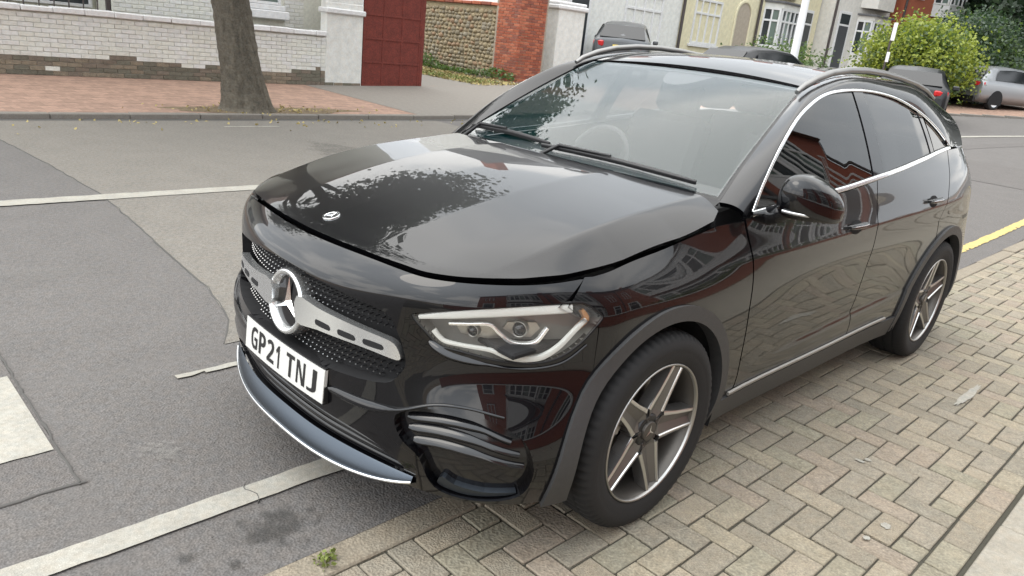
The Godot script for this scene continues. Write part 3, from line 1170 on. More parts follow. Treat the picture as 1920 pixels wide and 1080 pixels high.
	# wheel housings
	for zc in [0.0, -2.729]:
		for s in [1.0, -1.0]:
			mb = MB.new()
			var a := arc(zc, 0.352, 0.432, 105.0, -105.0, 26)
			for i in a.size() - 1:
				mb.flat(Vector3(0.50 * s, a[i].y, a[i].x), Vector3(0.875 * s, a[i].y, a[i].x), Vector3(0.875 * s, a[i + 1].y, a[i + 1].x), Vector3(0.50 * s, a[i + 1].y, a[i + 1].x), Vector3(0, 0.352 - a[i].y, zc - a[i].x))
			prism(mb, arc(zc, 0.352, 0.435, 105.0, -105.0, 26), Vector3(0.50 * s, 0, 0), Vector3(0, 0, 1), Vector3(0, 1, 0), Vector3(-0.01 * s, 0, 0))
			obj("wheel_housing", mb, M.void, car)

	# arch lips and sills of grey plastic
	for s in [1.0, -1.0]:
		for zc in [0.0, -2.729]:
			var ring := PackedVector2Array()
			var o0 := arc(zc, 0.352, 0.458, 104.0, -103.0, 44)
			var i0 := arc(zc, 0.352, 0.408, -104.0, 105.0, 44)
			if zc == 0.0:
				for k in 9:
					o0[k] = Vector2(o0[k].x + (9 - k) * 0.0035, o0[k].y)
			ring.append_array(side_uv(o0, 0.1, false))
			ring.append_array(side_uv(i0, 0.1, false))
			var r := MB.new()
			panel(r, shell, ring, [], 0.013, 0.05, s)
			obj("arch_trim", r, M.cladding, car)
		var sill := side_uv(poly2([-0.448, 0.225, -0.448, 0.338, -0.9, 0.338, -1.4, 0.338, -1.9, 0.338, -2.28, 0.338, -2.28, 0.225, -1.9, 0.225, -1.4, 0.225, -0.9, 0.225]), 0.08)
		var r2 := MB.new()
		panel(r2, shell, sill, [], 0.010, 0.06, s)
		obj("sill_trim", r2, M.cladding, car)
		r2 = MB.new()
		var sl := on_shell(side_uv(poly2([-0.52, 0.352, -0.9, 0.352, -1.4, 0.352, -2.12, 0.357]), 0.1, false), 0.006, s)
		ribbon(r2, sl[0], sl[1], [0.0065], 0.007)
		obj("sill_strip", r2, M.dull_trim, car)

	bonnet(car, he)
	front_face(car, grille_f, grille, intake, lower)
	for s in [1.0, -1.0]:
		headlight(car, lamp, s)
	cabin(car)
	for w: Array in [[1.0, 0.0, -20.5], [-1.0, 0.0, 10.0], [1.0, -2.729, 3.0], [-1.0, -2.729, 30.0]]:
		wheel(car, w[0], w[1], w[2])


func bonnet(car: Node3D, he: Array) -> void:
	var right := PackedVector2Array()
	for p: Vector3 in he:
		right.push_back(Vector2(p.x, p.z))
	right = smooth_line(right, false, 5)
	var outline := PackedVector2Array()
	for i in range(right.size() - 1, 0, -1):
		outline.push_back(Vector2(-right[i].x, right[i].y))
	outline.append_array(right)
	outline.append_array(PackedVector2Array([Vector2(0.770, -0.37), Vector2(0.700, -0.385), Vector2(0.5, -0.345), Vector2(0.25, -0.315), Vector2(0.0, -0.305), Vector2(-0.25, -0.315), Vector2(-0.5, -0.345), Vector2(-0.700, -0.385), Vector2(-0.770, -0.37)]))
	outline = grow(outline, -0.003)
	var mb := MB.new()
	panel(mb, bonnet_s, outline, [], 0.0, 0.022)
	var b := obj("bonnet", mb, M.paint, car)
	# round badge on the nose of the bonnet
	mb = MB.new()
	var c := bonnet_s.at(0.0, 0.708)
	var n := bonnet_s.nrm(0.0, 0.708)
	lathe(mb, [Vector2(-0.002, 0.0285), Vector2(0.003, 0.0285), Vector2(0.004, 0.027), Vector2(0.004, 0.022), Vector2(0.0025, 0.0215)], c, n, 32)
	obj("bonnet_badge", mb, M.chrome, b)
	mb = MB.new()
	lathe(mb, [Vector2(0.0024, 0.022), Vector2(0.0026, 0.001)], c, n, 32)
	obj("badge_face", mb, M.ink, b)
	mb = MB.new()
	star(mb, c + n * 0.0024, n, Vector3(0, n.z, -n.y).normalized(), 0.0225, 0.0022)
	obj("badge_star", mb, M.chrome, b)
	# cowl under the wipers
	mb = MB.new()
	var prev := []
	for i in 25:
		var a := -1.0 + i / 12.0
		var g := screen_s.at(a, 0.0)
		var row := [g + Vector3(0, 0.002, -0.02), g + Vector3(0, -0.028, 0.05), g + Vector3(0, -0.05, 0.13)]
		if i > 0:
			mb.flat(prev[0], row[0], row[1], prev[1], Vector3.UP)
			mb.flat(prev[1], row[1], row[2], prev[2], Vector3.UP)
		prev = row
	obj("cowl", mb, M.black_plastic, car)


func star(mb: MB, at: Vector3, n: Vector3, up: Vector3, r: float, high: float) -> void:
	var side := up.cross(n).normalized()
	for k in 3:
		var d := up * cos(TAU * k / 3.0) + side * sin(TAU * k / 3.0)
		var e := n.cross(d).normalized()
		var w := r * 0.15
		var tip := at + d * r
		var ridge := at + n * high
		mb.flat(ridge, tip + n * high * 0.5, at + d * r * 0.1 + e * w, at + d * r * 0.08 + e * w * 0.98, (n + e).normalized())
		mb.flat(ridge, tip + n * high * 0.5, at + d * r * 0.1 - e * w, at + d * r * 0.08 - e * w * 0.98, (n - e).normalized())


func front_face(car: Node3D, grille_f: PackedVector2Array, grille: PackedVector2Array, intake: PackedVector2Array, lower: PackedVector2Array) -> void:
	# radiator grille: dark back, studs, frame, bar, emblem
	var mb := MB.new()
	for s in [1.0, -1.0]:
		panel(mb, shell, grille, [], -0.058, 0.0, s)
		# walls of the opening
		for k in grille.size() - 1:
			var a := grille[k]
			var b := grille[k + 1]
			if a.x < 0.02 and b.x < 0.02:
				continue
			var mm := Vector3(s, 1, 1)
			mb.flat(shell.at(a.x, a.y) * mm, shell.at(b.x, b.y) * mm, (shell.at(b.x, b.y) - shell.nrm(b.x, b.y) * 0.059) * mm, (shell.at(a.x, a.y) - shell.nrm(a.x, a.y) * 0.059) * mm, Vector3(0, 0.6 - a.y, 1))
	var gr := obj("radiator_grille", mb, M.void, car)
	mb = MB.new()
	var links := MB.new()
	for j in 14:
		for i in range(-23, 24):
			var x := i * 0.0232 + (0.0116 if j % 2 == 1 else 0.0)
			var y := 0.562 + j * 0.0188
			if not Geometry2D.is_point_in_polygon(Vector2(absf(x), y), grille_f) or absf(y - 0.692) < 0.030 or Vector2(x, y - 0.684).length() < 0.110:
				continue
			var inside := true
			for d in [Vector2(0.012, 0), Vector2(-0.012, 0), Vector2(0, 0.010), Vector2(0, -0.010)]:
				if not Geometry2D.is_point_in_polygon(Vector2(absf(x) + 0.0001, y) + d, grille_f) and absf(x) > 0.02:
					inside = false
			if not inside:
				continue
			var u := ux(absf(x), y)
			var n := shell.nrm(u, y) * Vector3(signf(x) if x != 0.0 else 1.0, 1, 1)
			var c := shell.at(u, y) * Vector3(signf(x) if x != 0.0 else 1.0, 1, 1) - n * 0.036
			var sd := Vector3.UP.cross(n).normalized()
			var up := n.cross(sd)
			var tip := c + n * 0.004
			var q := [c + sd * 0.0031, c + up * 0.0031, c - sd * 0.0031, c - up * 0.0031]
			for k in 4:
				mb.flat(tip, q[k], q[(k + 1) % 4], q[(k + 1) % 4], q[k] + q[(k + 1) % 4] - c * 2.0)
			links.flat(c + sd * 0.0035 - n * 0.026, c - sd * 0.0035 - n * 0.026, c - sd * 0.0035 - n * 0.0005, c + sd * 0.0035 - n * 0.0005, up)
	obj("grille_stud", mb, M.stud, gr).set_meta("kind", "stuff")
	obj("grille_link", links, M.black_plastic, gr).set_meta("kind", "stuff")
	# silver bar left and right of the emblem
	for s in [1.0, -1.0]:
		mb = MB.new()
		var bar_f := smooth_line(poly2([0.085, 0.732, 0.20, 0.728, 0.38, 0.717, 0.466, 0.708, 0.490, 0.695, 0.506, 0.662, 0.495, 0.654, 0.42, 0.661, 0.34, 0.663, 0.20, 0.658, 0.085, 0.648]), true, 3)
		panel(mb, shell, front_uv(bar_f, 0.02), [], 0.002, 0.028, s)
		obj("grille_bar", mb, M.silver_trim, gr)
		mb = MB.new()
		for x: float in [0.222, 0.322, 0.418]:
			var slot := front_uv(smooth_line(poly2([x - 0.034, 0.681, x - 0.030, 0.690, x + 0.028, 0.688, x + 0.036, 0.678, x + 0.030, 0.672, x - 0.028, 0.673]), true, 3), 0.01)
			panel(mb, shell, slot, [], 0.0030, 0.0, s)
		obj("bar_slot", mb, M.void, gr)
	# emblem: ring, dark field and three-pointed star
	var c := Vector3(0, 0.683, 0.857)
	var n := Vector3(0, 0.10, 1).normalized()
	mb = MB.new()
	lathe(mb, [Vector2(-0.045, 0.107), Vector2(-0.01, 0.110), Vector2(0.010, 0.108), Vector2(0.017, 0.103), Vector2(0.018, 0.096), Vector2(0.012, 0.088), Vector2(-0.004, 0.083)], c, n, 64)
	var em := obj("emblem_ring", mb, M.silver_trim, gr)
	mb = MB.new()
	lathe(mb, [Vector2(-0.003, 0.084), Vector2(-0.002, 0.001)], c, n, 48)
	obj("emblem_field", mb, M.gloss_black, gr)
	mb = MB.new()
	star(mb, c - n * 0.001, n, Vector3.UP - n * n.y, 0.084, 0.014)
	obj("emblem_star", mb, M.chrome, gr)
	# side intakes
	for s in [1.0, -1.0]:
		mb = MB.new()
		panel(mb, shell, intake, [], -0.030, 0.0, s)
		var si := obj("side_intake", mb, M.gloss_black, car)
		mb = MB.new()
		for k in intake.size():
			var a := intake[k]
			var b := intake[(k + 1) % intake.size()]
			var mm := Vector3(s, 1, 1)
			mb.flat(shell.at(a.x, a.y) * mm, shell.at(b.x, b.y) * mm, (shell.at(b.x, b.y) - shell.nrm(b.x, b.y) * 0.031) * mm, (shell.at(a.x, a.y) - shell.nrm(a.x, a.y) * 0.031) * mm, Vector3(0, 0.4 - a.y, 1))
		obj("intake_wall", mb, M.void, si)
		for f: Array in [[0.548, 0.492, 0.65, 0.512, 0.74, 0.508, 0.815, 0.476], [0.556, 0.458, 0.65, 0.476, 0.74, 0.470, 0.838, 0.432], [0.575, 0.420, 0.66, 0.436, 0.75, 0.428, 0.848, 0.388]]:
			mb = MB.new()
			var line := on_shell(front_uv(smooth_line(poly2(f), false, 5), 0.03, false), -0.026, s)
			var ups := PackedVector3Array()
			for w: Vector3 in line[1]:
				ups.push_back((w + Vector3.UP * 0.7).normalized())
			ribbon(mb, line[0], ups, [0.008, 0.013, 0.015, 0.015, 0.015, 0.015, 0.015, 0.014, 0.014, 0.013, 0.011, 0.009], 0.0055, false, 0.012)
			obj("intake_fin", mb, M.gloss_black, si)
		mb = MB.new()
		var wedge := front_uv(smooth_line(poly2([0.640, 0.292, 0.662, 0.322, 0.690, 0.300, 0.76, 0.287, 0.822, 0.292, 0.800, 0.277, 0.717, 0.262, 0.650, 0.278]), true, 3), 0.015)
		panel(mb, shell, wedge, [], -0.012, 0.020, s)
		obj("intake_sheen", mb, M.skid, si)  # gloss black lip; its bright sky reflection is painted in as grey metal
		# glossy crease above the intake
		mb = MB.new()
		var lip := on_shell(front_uv(smooth_line(poly2([0.27, 0.487, 0.40, 0.487, 0.52, 0.506, 0.62, 0.550, 0.70, 0.556, 0.775, 0.540]), false, 6), 0.02, false), 0.0, s)
		var ups3 := PackedVector3Array()
		for w: Vector3 in lip[1]:
			ups3.push_back((w + Vector3.UP * 0.35).normalized())
		ribbon(mb, lip[0], ups3, [0.004, 0.010, 0.012, 0.013, 0.014, 0.014, 0.014, 0.014, 0.014, 0.012, 0.01, 0.006, 0.003], 0.012, false, 0.012)
		obj("bumper_lip", mb, M.paint, car)
	for s in [1.0, -1.0]:
		mb = MB.new()
		var lip := on_shell(front_uv(smooth_line(poly2([0.575, 0.728, 0.62, 0.700, 0.70, 0.680, 0.775, 0.672, 0.822, 0.690, 0.850, 0.742]), false, 6), 0.02, false), -0.003, s)
		var ups := PackedVector3Array()
		for w: Vector3 in lip[1]:
			ups.push_back((w + Vector3.UP * 0.9).normalized())
		ribbon(mb, lip[0], ups, [0.003, 0.008, 0.011, 0.012, 0.012, 0.012, 0.012, 0.012, 0.011, 0.010, 0.008, 0.006, 0.003], 0.010, false, 0.014)
		obj("lamp_crease", mb, M.paint, car)
	# lower centre opening
	mb = MB.new()
	for s in [1.0, -1.0]:
		panel(mb, shell, lower, [], -0.06, 0.0, s)
		for k in lower.size() - 1:
			var a := lower[k]
			var b := lower[k + 1]
			if a.x < 0.02 and b.x < 0.02:
				continue
			var mm := Vector3(s, 1, 1)
			mb.flat(shell.at(a.x, a.y) * mm, shell.at(b.x, b.y) * mm, (shell.at(b.x, b.y) - shell.nrm(b.x, b.y) * 0.061) * mm, (shell.at(a.x, a.y) - shell.nrm(a.x, a.y) * 0.061) * mm, Vector3(0, 0.35 - a.y, 1))
	var lo := obj("lower_intake", mb, M.void, car)
	for y: float in [0.372, 0.340, 0.312]:
		mb = MB.new()
		var xe := 0.50 if y > 0.36 else 0.535
		var pts := PackedVector3Array()
		var ups := PackedVector3Array()
		for i in 33:
			var x := lerpf(-xe, xe, i / 32.0)
			var yy := y - 0.045 * pow(absf(x) / 0.54, 3.0) * (1.0 if y > 0.36 else 0.4)
			var u := ux(absf(x), yy)
			var mm := Vector3(signf(x) if x != 0.0 else 1.0, 1, 1)
			pts.push_back((shell.at(u, yy) - shell.nrm(u, yy) * 0.022) * mm)
			ups.push_back((shell.nrm(u, yy) * mm + Vector3.UP * 0.6).normalized())
		ribbon(mb, pts, ups, [0.009], 0.003)
		obj("intake_fin", mb, M.gloss_black, lo)
	# silver skid lip under the nose
	mb = MB.new()
	var edge := MB.new()
	var prev := []
	var line := PackedVector3Array()
	var line_up := PackedVector3Array()
	for i in 49:
		var x := lerpf(-0.575, 0.575, i / 48.0)
		var t := absf(x) / 0.575
		var y_top := lerpf(0.312, 0.300, t * t)
		var y_bot := 0.238
		var k := 1.0 - pow(t, 5.0)
		var ua := ux(absf(x), y_top)
		var mm := Vector3(signf(x) if x != 0.0 else 1.0, 1, 1)
		var a := (shell.at(ua, y_top) + shell.nrm(ua, y_top) * 0.004) * mm
		var b := a + Vector3(0, -0.030 * k - 0.01, 0.016 * k + 0.004)
		var low := a + Vector3(0, (y_bot - y_top) * (0.35 + 0.65 * k), 0.020 * k + 0.004)
		var back := low + Vector3(0, -0.008, -0.03)
		var row := [a, b, low, back]
		if i > 0:
			var nn := [Vector3(a.x * 0.5, 0.75, 0.8).normalized(), Vector3(a.x * 0.6, 0.35, 0.9).normalized(), Vector3(a.x * 0.6, 0.0, 0.95).normalized(), Vector3(0, -1, 0.1).normalized()]
			for q in 3:
				mb.quad(prev[q], row[q], row[q + 1], prev[q + 1], nn[q], nn[q], nn[q + 1], nn[q + 1])
		prev = row
		line.push_back(low + Vector3(0, 0.003, 0.001))
		line_up.push_back(Vector3(a.x * 0.6, 0.35, 1.0).normalized())
	var skid := obj("skid_plate", mb, M.skid, car)
	ribbon(edge, line, line_up, [0.0042], 0.005)
	obj("skid_edge", edge, M.chrome, skid)
	# number plate, slightly bowed
	mb = MB.new()
	var pl: Array = []
	for i in 17:
		var x := lerpf(-0.26, 0.26, i / 16.0)
		pl.append(plate_at(x, 0.0))
	for i in 16:
		var a: Array = pl[i]
		var b: Array = pl[i + 1]
		var up := Vector3(0, 0.0555, -0.004)
		mb.quad(a[0] - up, b[0] - up, b[0] + up, a[0] + up, a[1], b[1], b[1], a[1])
		mb.flat(a[0] + up, b[0] + up, b[0] + up - a[1] * 0.012, a[0] + up - a[1] * 0.012, Vector3.UP)
		mb.flat(a[0] - up, b[0] - up, b[0] - up - a[1] * 0.012, a[0] - up - a[1] * 0.012, Vector3.DOWN)
	for s in [0, 16]:
		var a: Array = pl[s]
		var up := Vector3(0, 0.0555, -0.004)
		mb.flat(a[0] - up, a[0] + up, a[0] + up - a[1] * 0.012, a[0] - up - a[1] * 0.012, Vector3(a[0].x, 0, 0))
	var plate := obj("number_plate", mb, M.plate_white, car)
	mb = MB.new()
	for i in 16:
		var a: Array = pl[i]
		var b: Array = pl[i + 1]
		var up := Vector3(0, 0.061, -0.004)
		for sg in [1.0, -1.0]:
			mb.flat(a[0] + up * sg - a[1] * 0.003, b[0] + up * sg - a[1] * 0.003, b[0] + up * sg - b[1] * 0.05, a[0] + up * sg - a[1] * 0.05, up * sg)
		mb.flat(a[0] - up - a[1] * 0.003, b[0] - up - b[1] * 0.003, b[0] + up - b[1] * 0.003, a[0] + up - a[1] * 0.003, a[1])
	for s in [0, 16]:
		var a: Array = pl[s]
		var up := Vector3(0, 0.061, -0.004)
		mb.flat(a[0] - up - a[1] * 0.003, a[0] + up - a[1] * 0.003, a[0] + up - a[1] * 0.06, a[0] - up - a[1] * 0.06, Vector3(a[0].x, 0, 0))
	obj("plate_holder", mb, M.black_plastic, plate)
	# lettering: each character a flat black glyph 79 mm high and 50 mm wide
	var f := SystemFont.new()
	f.font_names = PackedStringArray(["Droid Sans"])
	f.font_weight = 700
	var x := -0.2115
	for ch in ["G", "P", "2", "1", " ", "T", "N", "J"]:
		if ch == " ":
			x += 0.033
			continue
		var tm := TextMesh.new()
		tm.text = ch
		tm.font = f
		tm.font_size = 64
		tm.pixel_size = 0.001
		tm.depth = 0.0
		tm.curve_step = 1.0
		var raw := tm.get_mesh_arrays()
		var vv: PackedVector3Array = raw[Mesh.ARRAY_VERTEX]
		var ii: PackedInt32Array = raw[Mesh.ARRAY_INDEX]
		var lo_ := Vector3(1e9, 1e9, 0)
		var hi_ := Vector3(-1e9, -1e9, 0)
		for w in vv:
			lo_ = lo_.min(w)
			hi_ = hi_.max(w)
		var wide := 0.0505 if ch != "1" else 0.024
		mb = MB.new()
		for k in range(0, ii.size(), 3):
			var q := []
			for e in 3:
				var w := vv[ii[k + e]]
				var fx := (w.x - lo_.x) / (hi_.x - lo_.x)
				var fy := (w.y - lo_.y) / (hi_.y - lo_.y) - 0.5
				var at := plate_at(x + fx * wide, 0.0)
				q.append([at[0] + Vector3(0, 0.079 * fy, -0.0057 * fy) + at[1] * 0.0012, at[1]])
			mb.tri(q[0][0], q[1][0], q[2][0], q[0][1], q[1][1], q[2][1])
		obj("plate_character", mb, M.ink, plate)
		x += wide + 0.0125


func plate_at(x: float, y: float) -> Array:
	var z := 0.8885 - 0.16 * x * x
	return [Vector3(x, 0.489 + y, z), Vector3(0.32 * x, 0.04, 1.0).normalized()]


func lamp_strip(called: String, head: Node3D, nums: Array, off: float, widths: Array, high: float, mat: Material, s: float) -> void:
	var mb := MB.new()
	var line := on_shell(front_uv(smooth_line(poly2(nums), false, 5), 0.012, false), off, s)
	var ws := []
	for i in line[0].size():
		var t: float = float(i) / (line[0].size() - 1) * (widths.size() - 1)
		var k := mini(int(t), widths.size() - 2)
		ws.append(lerpf(widths[k], widths[k + 1], t - k))
	ribbon(mb, line[0], line[1], ws, high)
	obj(called, mb, mat, head)


func headlight(car: Node3D, lamp: PackedVector2Array, s: float) -> void:
	var mb := MB.new()
	panel(mb, shell, lamp, [], -0.065, 0.0, s)
	for k in lamp.size():
		var a := lamp[k]
		var b := lamp[(k + 1) % lamp.size()]
		var mm := Vector3(s, 1, 1)
		mb.flat((shell.at(a.x, a.y) - shell.nrm(a.x, a.y) * 0.004) * mm, (shell.at(b.x, b.y) - shell.nrm(b.x, b.y) * 0.004) * mm, (shell.at(b.x, b.y) - shell.nrm(b.x, b.y) * 0.066) * mm, (shell.at(a.x, a.y) - shell.nrm(a.x, a.y) * 0.066) * mm, Vector3(0, 0.77 - a.y, 1))
	var head := obj("headlight", mb, M.lamp_house, car)
	lamp_strip("running_light", head, [0.545, 0.797, 0.667, 0.832, 0.756, 0.850, 0.820, 0.857], -0.016, [0.006, 0.013, 0.016, 0.013], 0.010, M.lamp_strip, s)
	lamp_strip("running_light", head, [0.582, 0.765, 0.605, 0.738, 0.64, 0.731, 0.702, 0.724, 0.735, 0.708, 0.762, 0.702, 0.793, 0.709, 0.818, 0.745, 0.845, 0.822], -0.013, [0.007, 0.005, 0.004, 0.005, 0.008, 0.010, 0.009, 0.008, 0.006], 0.009, M.lamp_strip, s)
	lamp_strip("reflector_rim", head, [0.615, 0.782, 0.66, 0.789, 0.700, 0.793, 0.718, 0.770, 0.740, 0.743, 0.765, 0.736, 0.785, 0.745, 0.800, 0.790], -0.040, [0.004, 0.004, 0.005, 0.005, 0.005, 0.005, 0.005, 0.004], 0.014, M.lamp_silver, s)
	lamp_strip("side_reflector", head, [0.838, 0.852, 0.851, 0.818, 0.842, 0.785], -0.040, [0.006, 0.010, 0.006], 0.012, M.amber, s)
	for q: Array in [[0.757, 0.778, 0.021], [0.668, 0.762, 0.016]]:
		var u := ux(q[0], q[1])
		var n := (shell.nrm(u, q[1]) * 0.6 + Vector3(0, 0, 0.6)).normalized() * Vector3(s, 1, 1)
		var c := (shell.at(u, q[1]) - shell.nrm(u, q[1]) * 0.050) * Vector3(s, 1, 1)
		mb = MB.new()
		var r: float = q[2]
		lathe(mb, [Vector2(-0.012, r * 1.25), Vector2(0.006, r * 1.2), Vector2(0.008, r * 1.05), Vector2(0.004, r)], c, n, 24)
		obj("projector_ring", mb, M.lamp_facet, head)
		mb = MB.new()
		lathe(mb, [Vector2(0.003, r), Vector2(0.010, r * 0.8), Vector2(0.014, r * 0.45), Vector2(0.0155, 0.0005)], c, n, 24)
		obj("projector_lens", mb, M.car_glass, head)
	for q: Array in [[0.628, 0.772, 0.640, 0.748, 0.700, 0.740, 0.722, 0.745, 0.706, 0.778, 0.690, 0.786], [0.752, 0.752, 0.778, 0.752, 0.792, 0.780, 0.784, 0.800, 0.735, 0.797, 0.728, 0.775]]:
		mb = MB.new()
		panel(mb, shell, front_uv(poly2(q), 0.012), [], -0.052, 0.012, s)
		obj("reflector_facet", mb, M.lamp_facet, head)
	mb = MB.new()
	panel(mb, shell, grow(lamp, -0.006), [], -0.002, 0.0, s)
	obj("lamp_cover", mb, M.lamp_lens, head)
	mb = MB.new()
	var rim := on_shell(lamp, -0.006, s)
	ribbon(mb, rim[0], rim[1], [0.0035], 0.004, true)
	obj("lamp_seal", mb, M.black_plastic, head)


func door_handle(door: Node3D, z: float, y: float, s: float) -> void:
	var mb := MB.new()
	var pts := PackedVector3Array()
	var ups := PackedVector3Array()
	for i in 13:
		var t := i / 12.0
		var zz := lerpf(z + 0.085, z - 0.085, t)
		var u := uz(zz, y)
		var h := 0.030 * pow(sin(PI * clampf(t, 0.02, 0.98)), 0.45)
		pts.push_back((shell.at(u, y) + shell.nrm(u, y) * h) * Vector3(s, 1, 1))
		ups.push_back(shell.nrm(u, y) * Vector3(s, 1, 1))
	ribbon(mb, pts, ups, [0.006, 0.010, 0.012, 0.012, 0.012, 0.012, 0.012, 0.012, 0.012, 0.012, 0.012, 0.010, 0.006], 0.010, false, 0.010)
	obj("door_handle", mb, M.paint, door)
	mb = MB.new()
	var cup := PackedVector2Array()
	for k in 24:
		cup.push_back(Vector2(z - 0.005 + 0.062 * cos(TAU * k / 24), y - 0.004 + 0.030 * sin(TAU * k / 24)))
	panel(mb, shell, side_uv(cup, 0.2), [], 0.0016, 0.0, s)
	obj("handle_cup", mb, M.void, door)
	mb = MB.new()
	var st := PackedVector3Array([pts[1] + ups[1] * 0.013, pts[6] + ups[6] * 0.0135, pts[11] + ups[11] * 0.013])
	ribbon(mb, st, PackedVector3Array([ups[1], ups[6], ups[11]]), [0.0018], 0.002)
	obj("handle_strip", mb, M.chrome, door)


func mirror_(door: Node3D, s: float) -> void:
	# housing: stacked rounded sections from the inner end outwards
	var mb := MB.new()
	var raw := [[0.895, 0.050, 0.055, 1.130, -0.585], [0.915, 0.074, 0.080, 1.136, -0.595], [0.955, 0.080, 0.092, 1.138, -0.605], [1.000, 0.072, 0.086, 1.131, -0.622], [1.040, 0.056, 0.068, 1.117, -0.645], [1.064, 0.036, 0.044, 1.099, -0.668], [1.072, 0.014, 0.014, 1.088, -0.682]]
	var secs := []
	for i in 25:
		var t := i / 24.0 * 6.0
		var q := []
		for e in 5:
			q.append(c1(curve1([0.0, 1.0, 2.0, 3.0, 4.0, 5.0, 6.0], raw.map(func(w): return w[e])), t))
		secs.append(q)
	var lower := MB.new()
	var glass_mb := MB.new()
	var seg := 28
	var rings := []
	for q: Array in secs:
		var ring := []
		for k in seg:
			var a := TAU * k / seg
			var cz := cos(a)
			var cy := sin(a)
			var ez: float = signf(cz) * pow(absf(cz), 0.66) * q[2]
			if cz < 0.0:
				ez *= 0.75
			var ey: float = signf(cy) * pow(absf(cy), 0.66) * q[1]
			ring.append(Vector3(q[0] * s, q[3] + ey, q[4] + ez))
		rings.append(ring)
	var nr := func(i: int, k: int) -> Vector3:
		var a: Vector3 = rings[mini(i + 1, rings.size() - 1)][k] - rings[maxi(i - 1, 0)][k]
		var b: Vector3 = rings[i][(k + 1) % seg] - rings[i][(k - 1 + seg) % seg]
		var w := a.cross(b).normalized()
		return w if w.dot(rings[i][k] - Vector3(secs[i][0] * s, secs[i][3], secs[i][4])) > 0.0 else -w
	for i in rings.size() - 1:
		for k in seg:
			var k1 := (k + 1) % seg
			var target := lower if sin(TAU * (k + 0.5) / seg) < -0.5 else mb
			target.quad(rings[i][k], rings[i][k1], rings[i + 1][k1], rings[i + 1][k], nr.call(i, k), nr.call(i, k1), nr.call(i + 1, k1), nr.call(i + 1, k))
	for k in seg:
		mb.flat(rings[0][k], rings[0][(k + 1) % seg], Vector3(0.892 * s, 1.130, -0.585), Vector3(0.892 * s, 1.130, -0.585), Vector3(-s, 0, 0))
		var e := rings.size() - 1
		mb.flat(rings[e][k], rings[e][(k + 1) % seg], Vector3(1.0725 * s, 1.088, -0.682), Vector3(1.0725 * s, 1.088, -0.682), Vector3(s, 0, 0))
	obj("mirror_housing", mb, M.paint, door)
	obj("mirror_underside", lower, M.gloss_black, door)
	mb = MB.new()
	var strip := PackedVector3Array()
	var ups := PackedVector3Array()
	for i in 9:
		var t := i / 8.0
		strip.push_back(Vector3(lerpf(0.93, 1.064, t) * s, lerpf(1.090, 1.083, t), lerpf(-0.512, -0.640, t * t)))
		ups.push_back(Vector3(0.5 * t * s, -0.1, 1).normalized())
	ribbon(mb, strip, ups, [0.005], 0.004)
	obj("mirror_indicator", mb, M.satin, door)
	# foot on the door
	mb = MB.new()
	tube(mb, PackedVector3Array([Vector3(0.835 * s, 1.040, -0.600), Vector3(0.872 * s, 1.056, -0.600), Vector3(0.915 * s, 1.085, -0.600), Vector3(0.94 * s, 1.11, -0.605)]), [0.036, 0.034, 0.036, 0.04], 14)
	obj("mirror_foot", mb, M.gloss_black, door)


func side_points(pts: PackedVector2Array, off: float, s: float) -> Array:
	var p := PackedVector3Array()
	var n := PackedVector3Array()
	for q in pts:
		var w := side_s.nrm(q.x, q.y)
		p.push_back((Vector3(side_x(q.x, q.y), q.y, q.x) + w * off) * Vector3(s, 1, 1))
		n.push_back(w * Vector3(s, 1, 1))
	return [p, n]


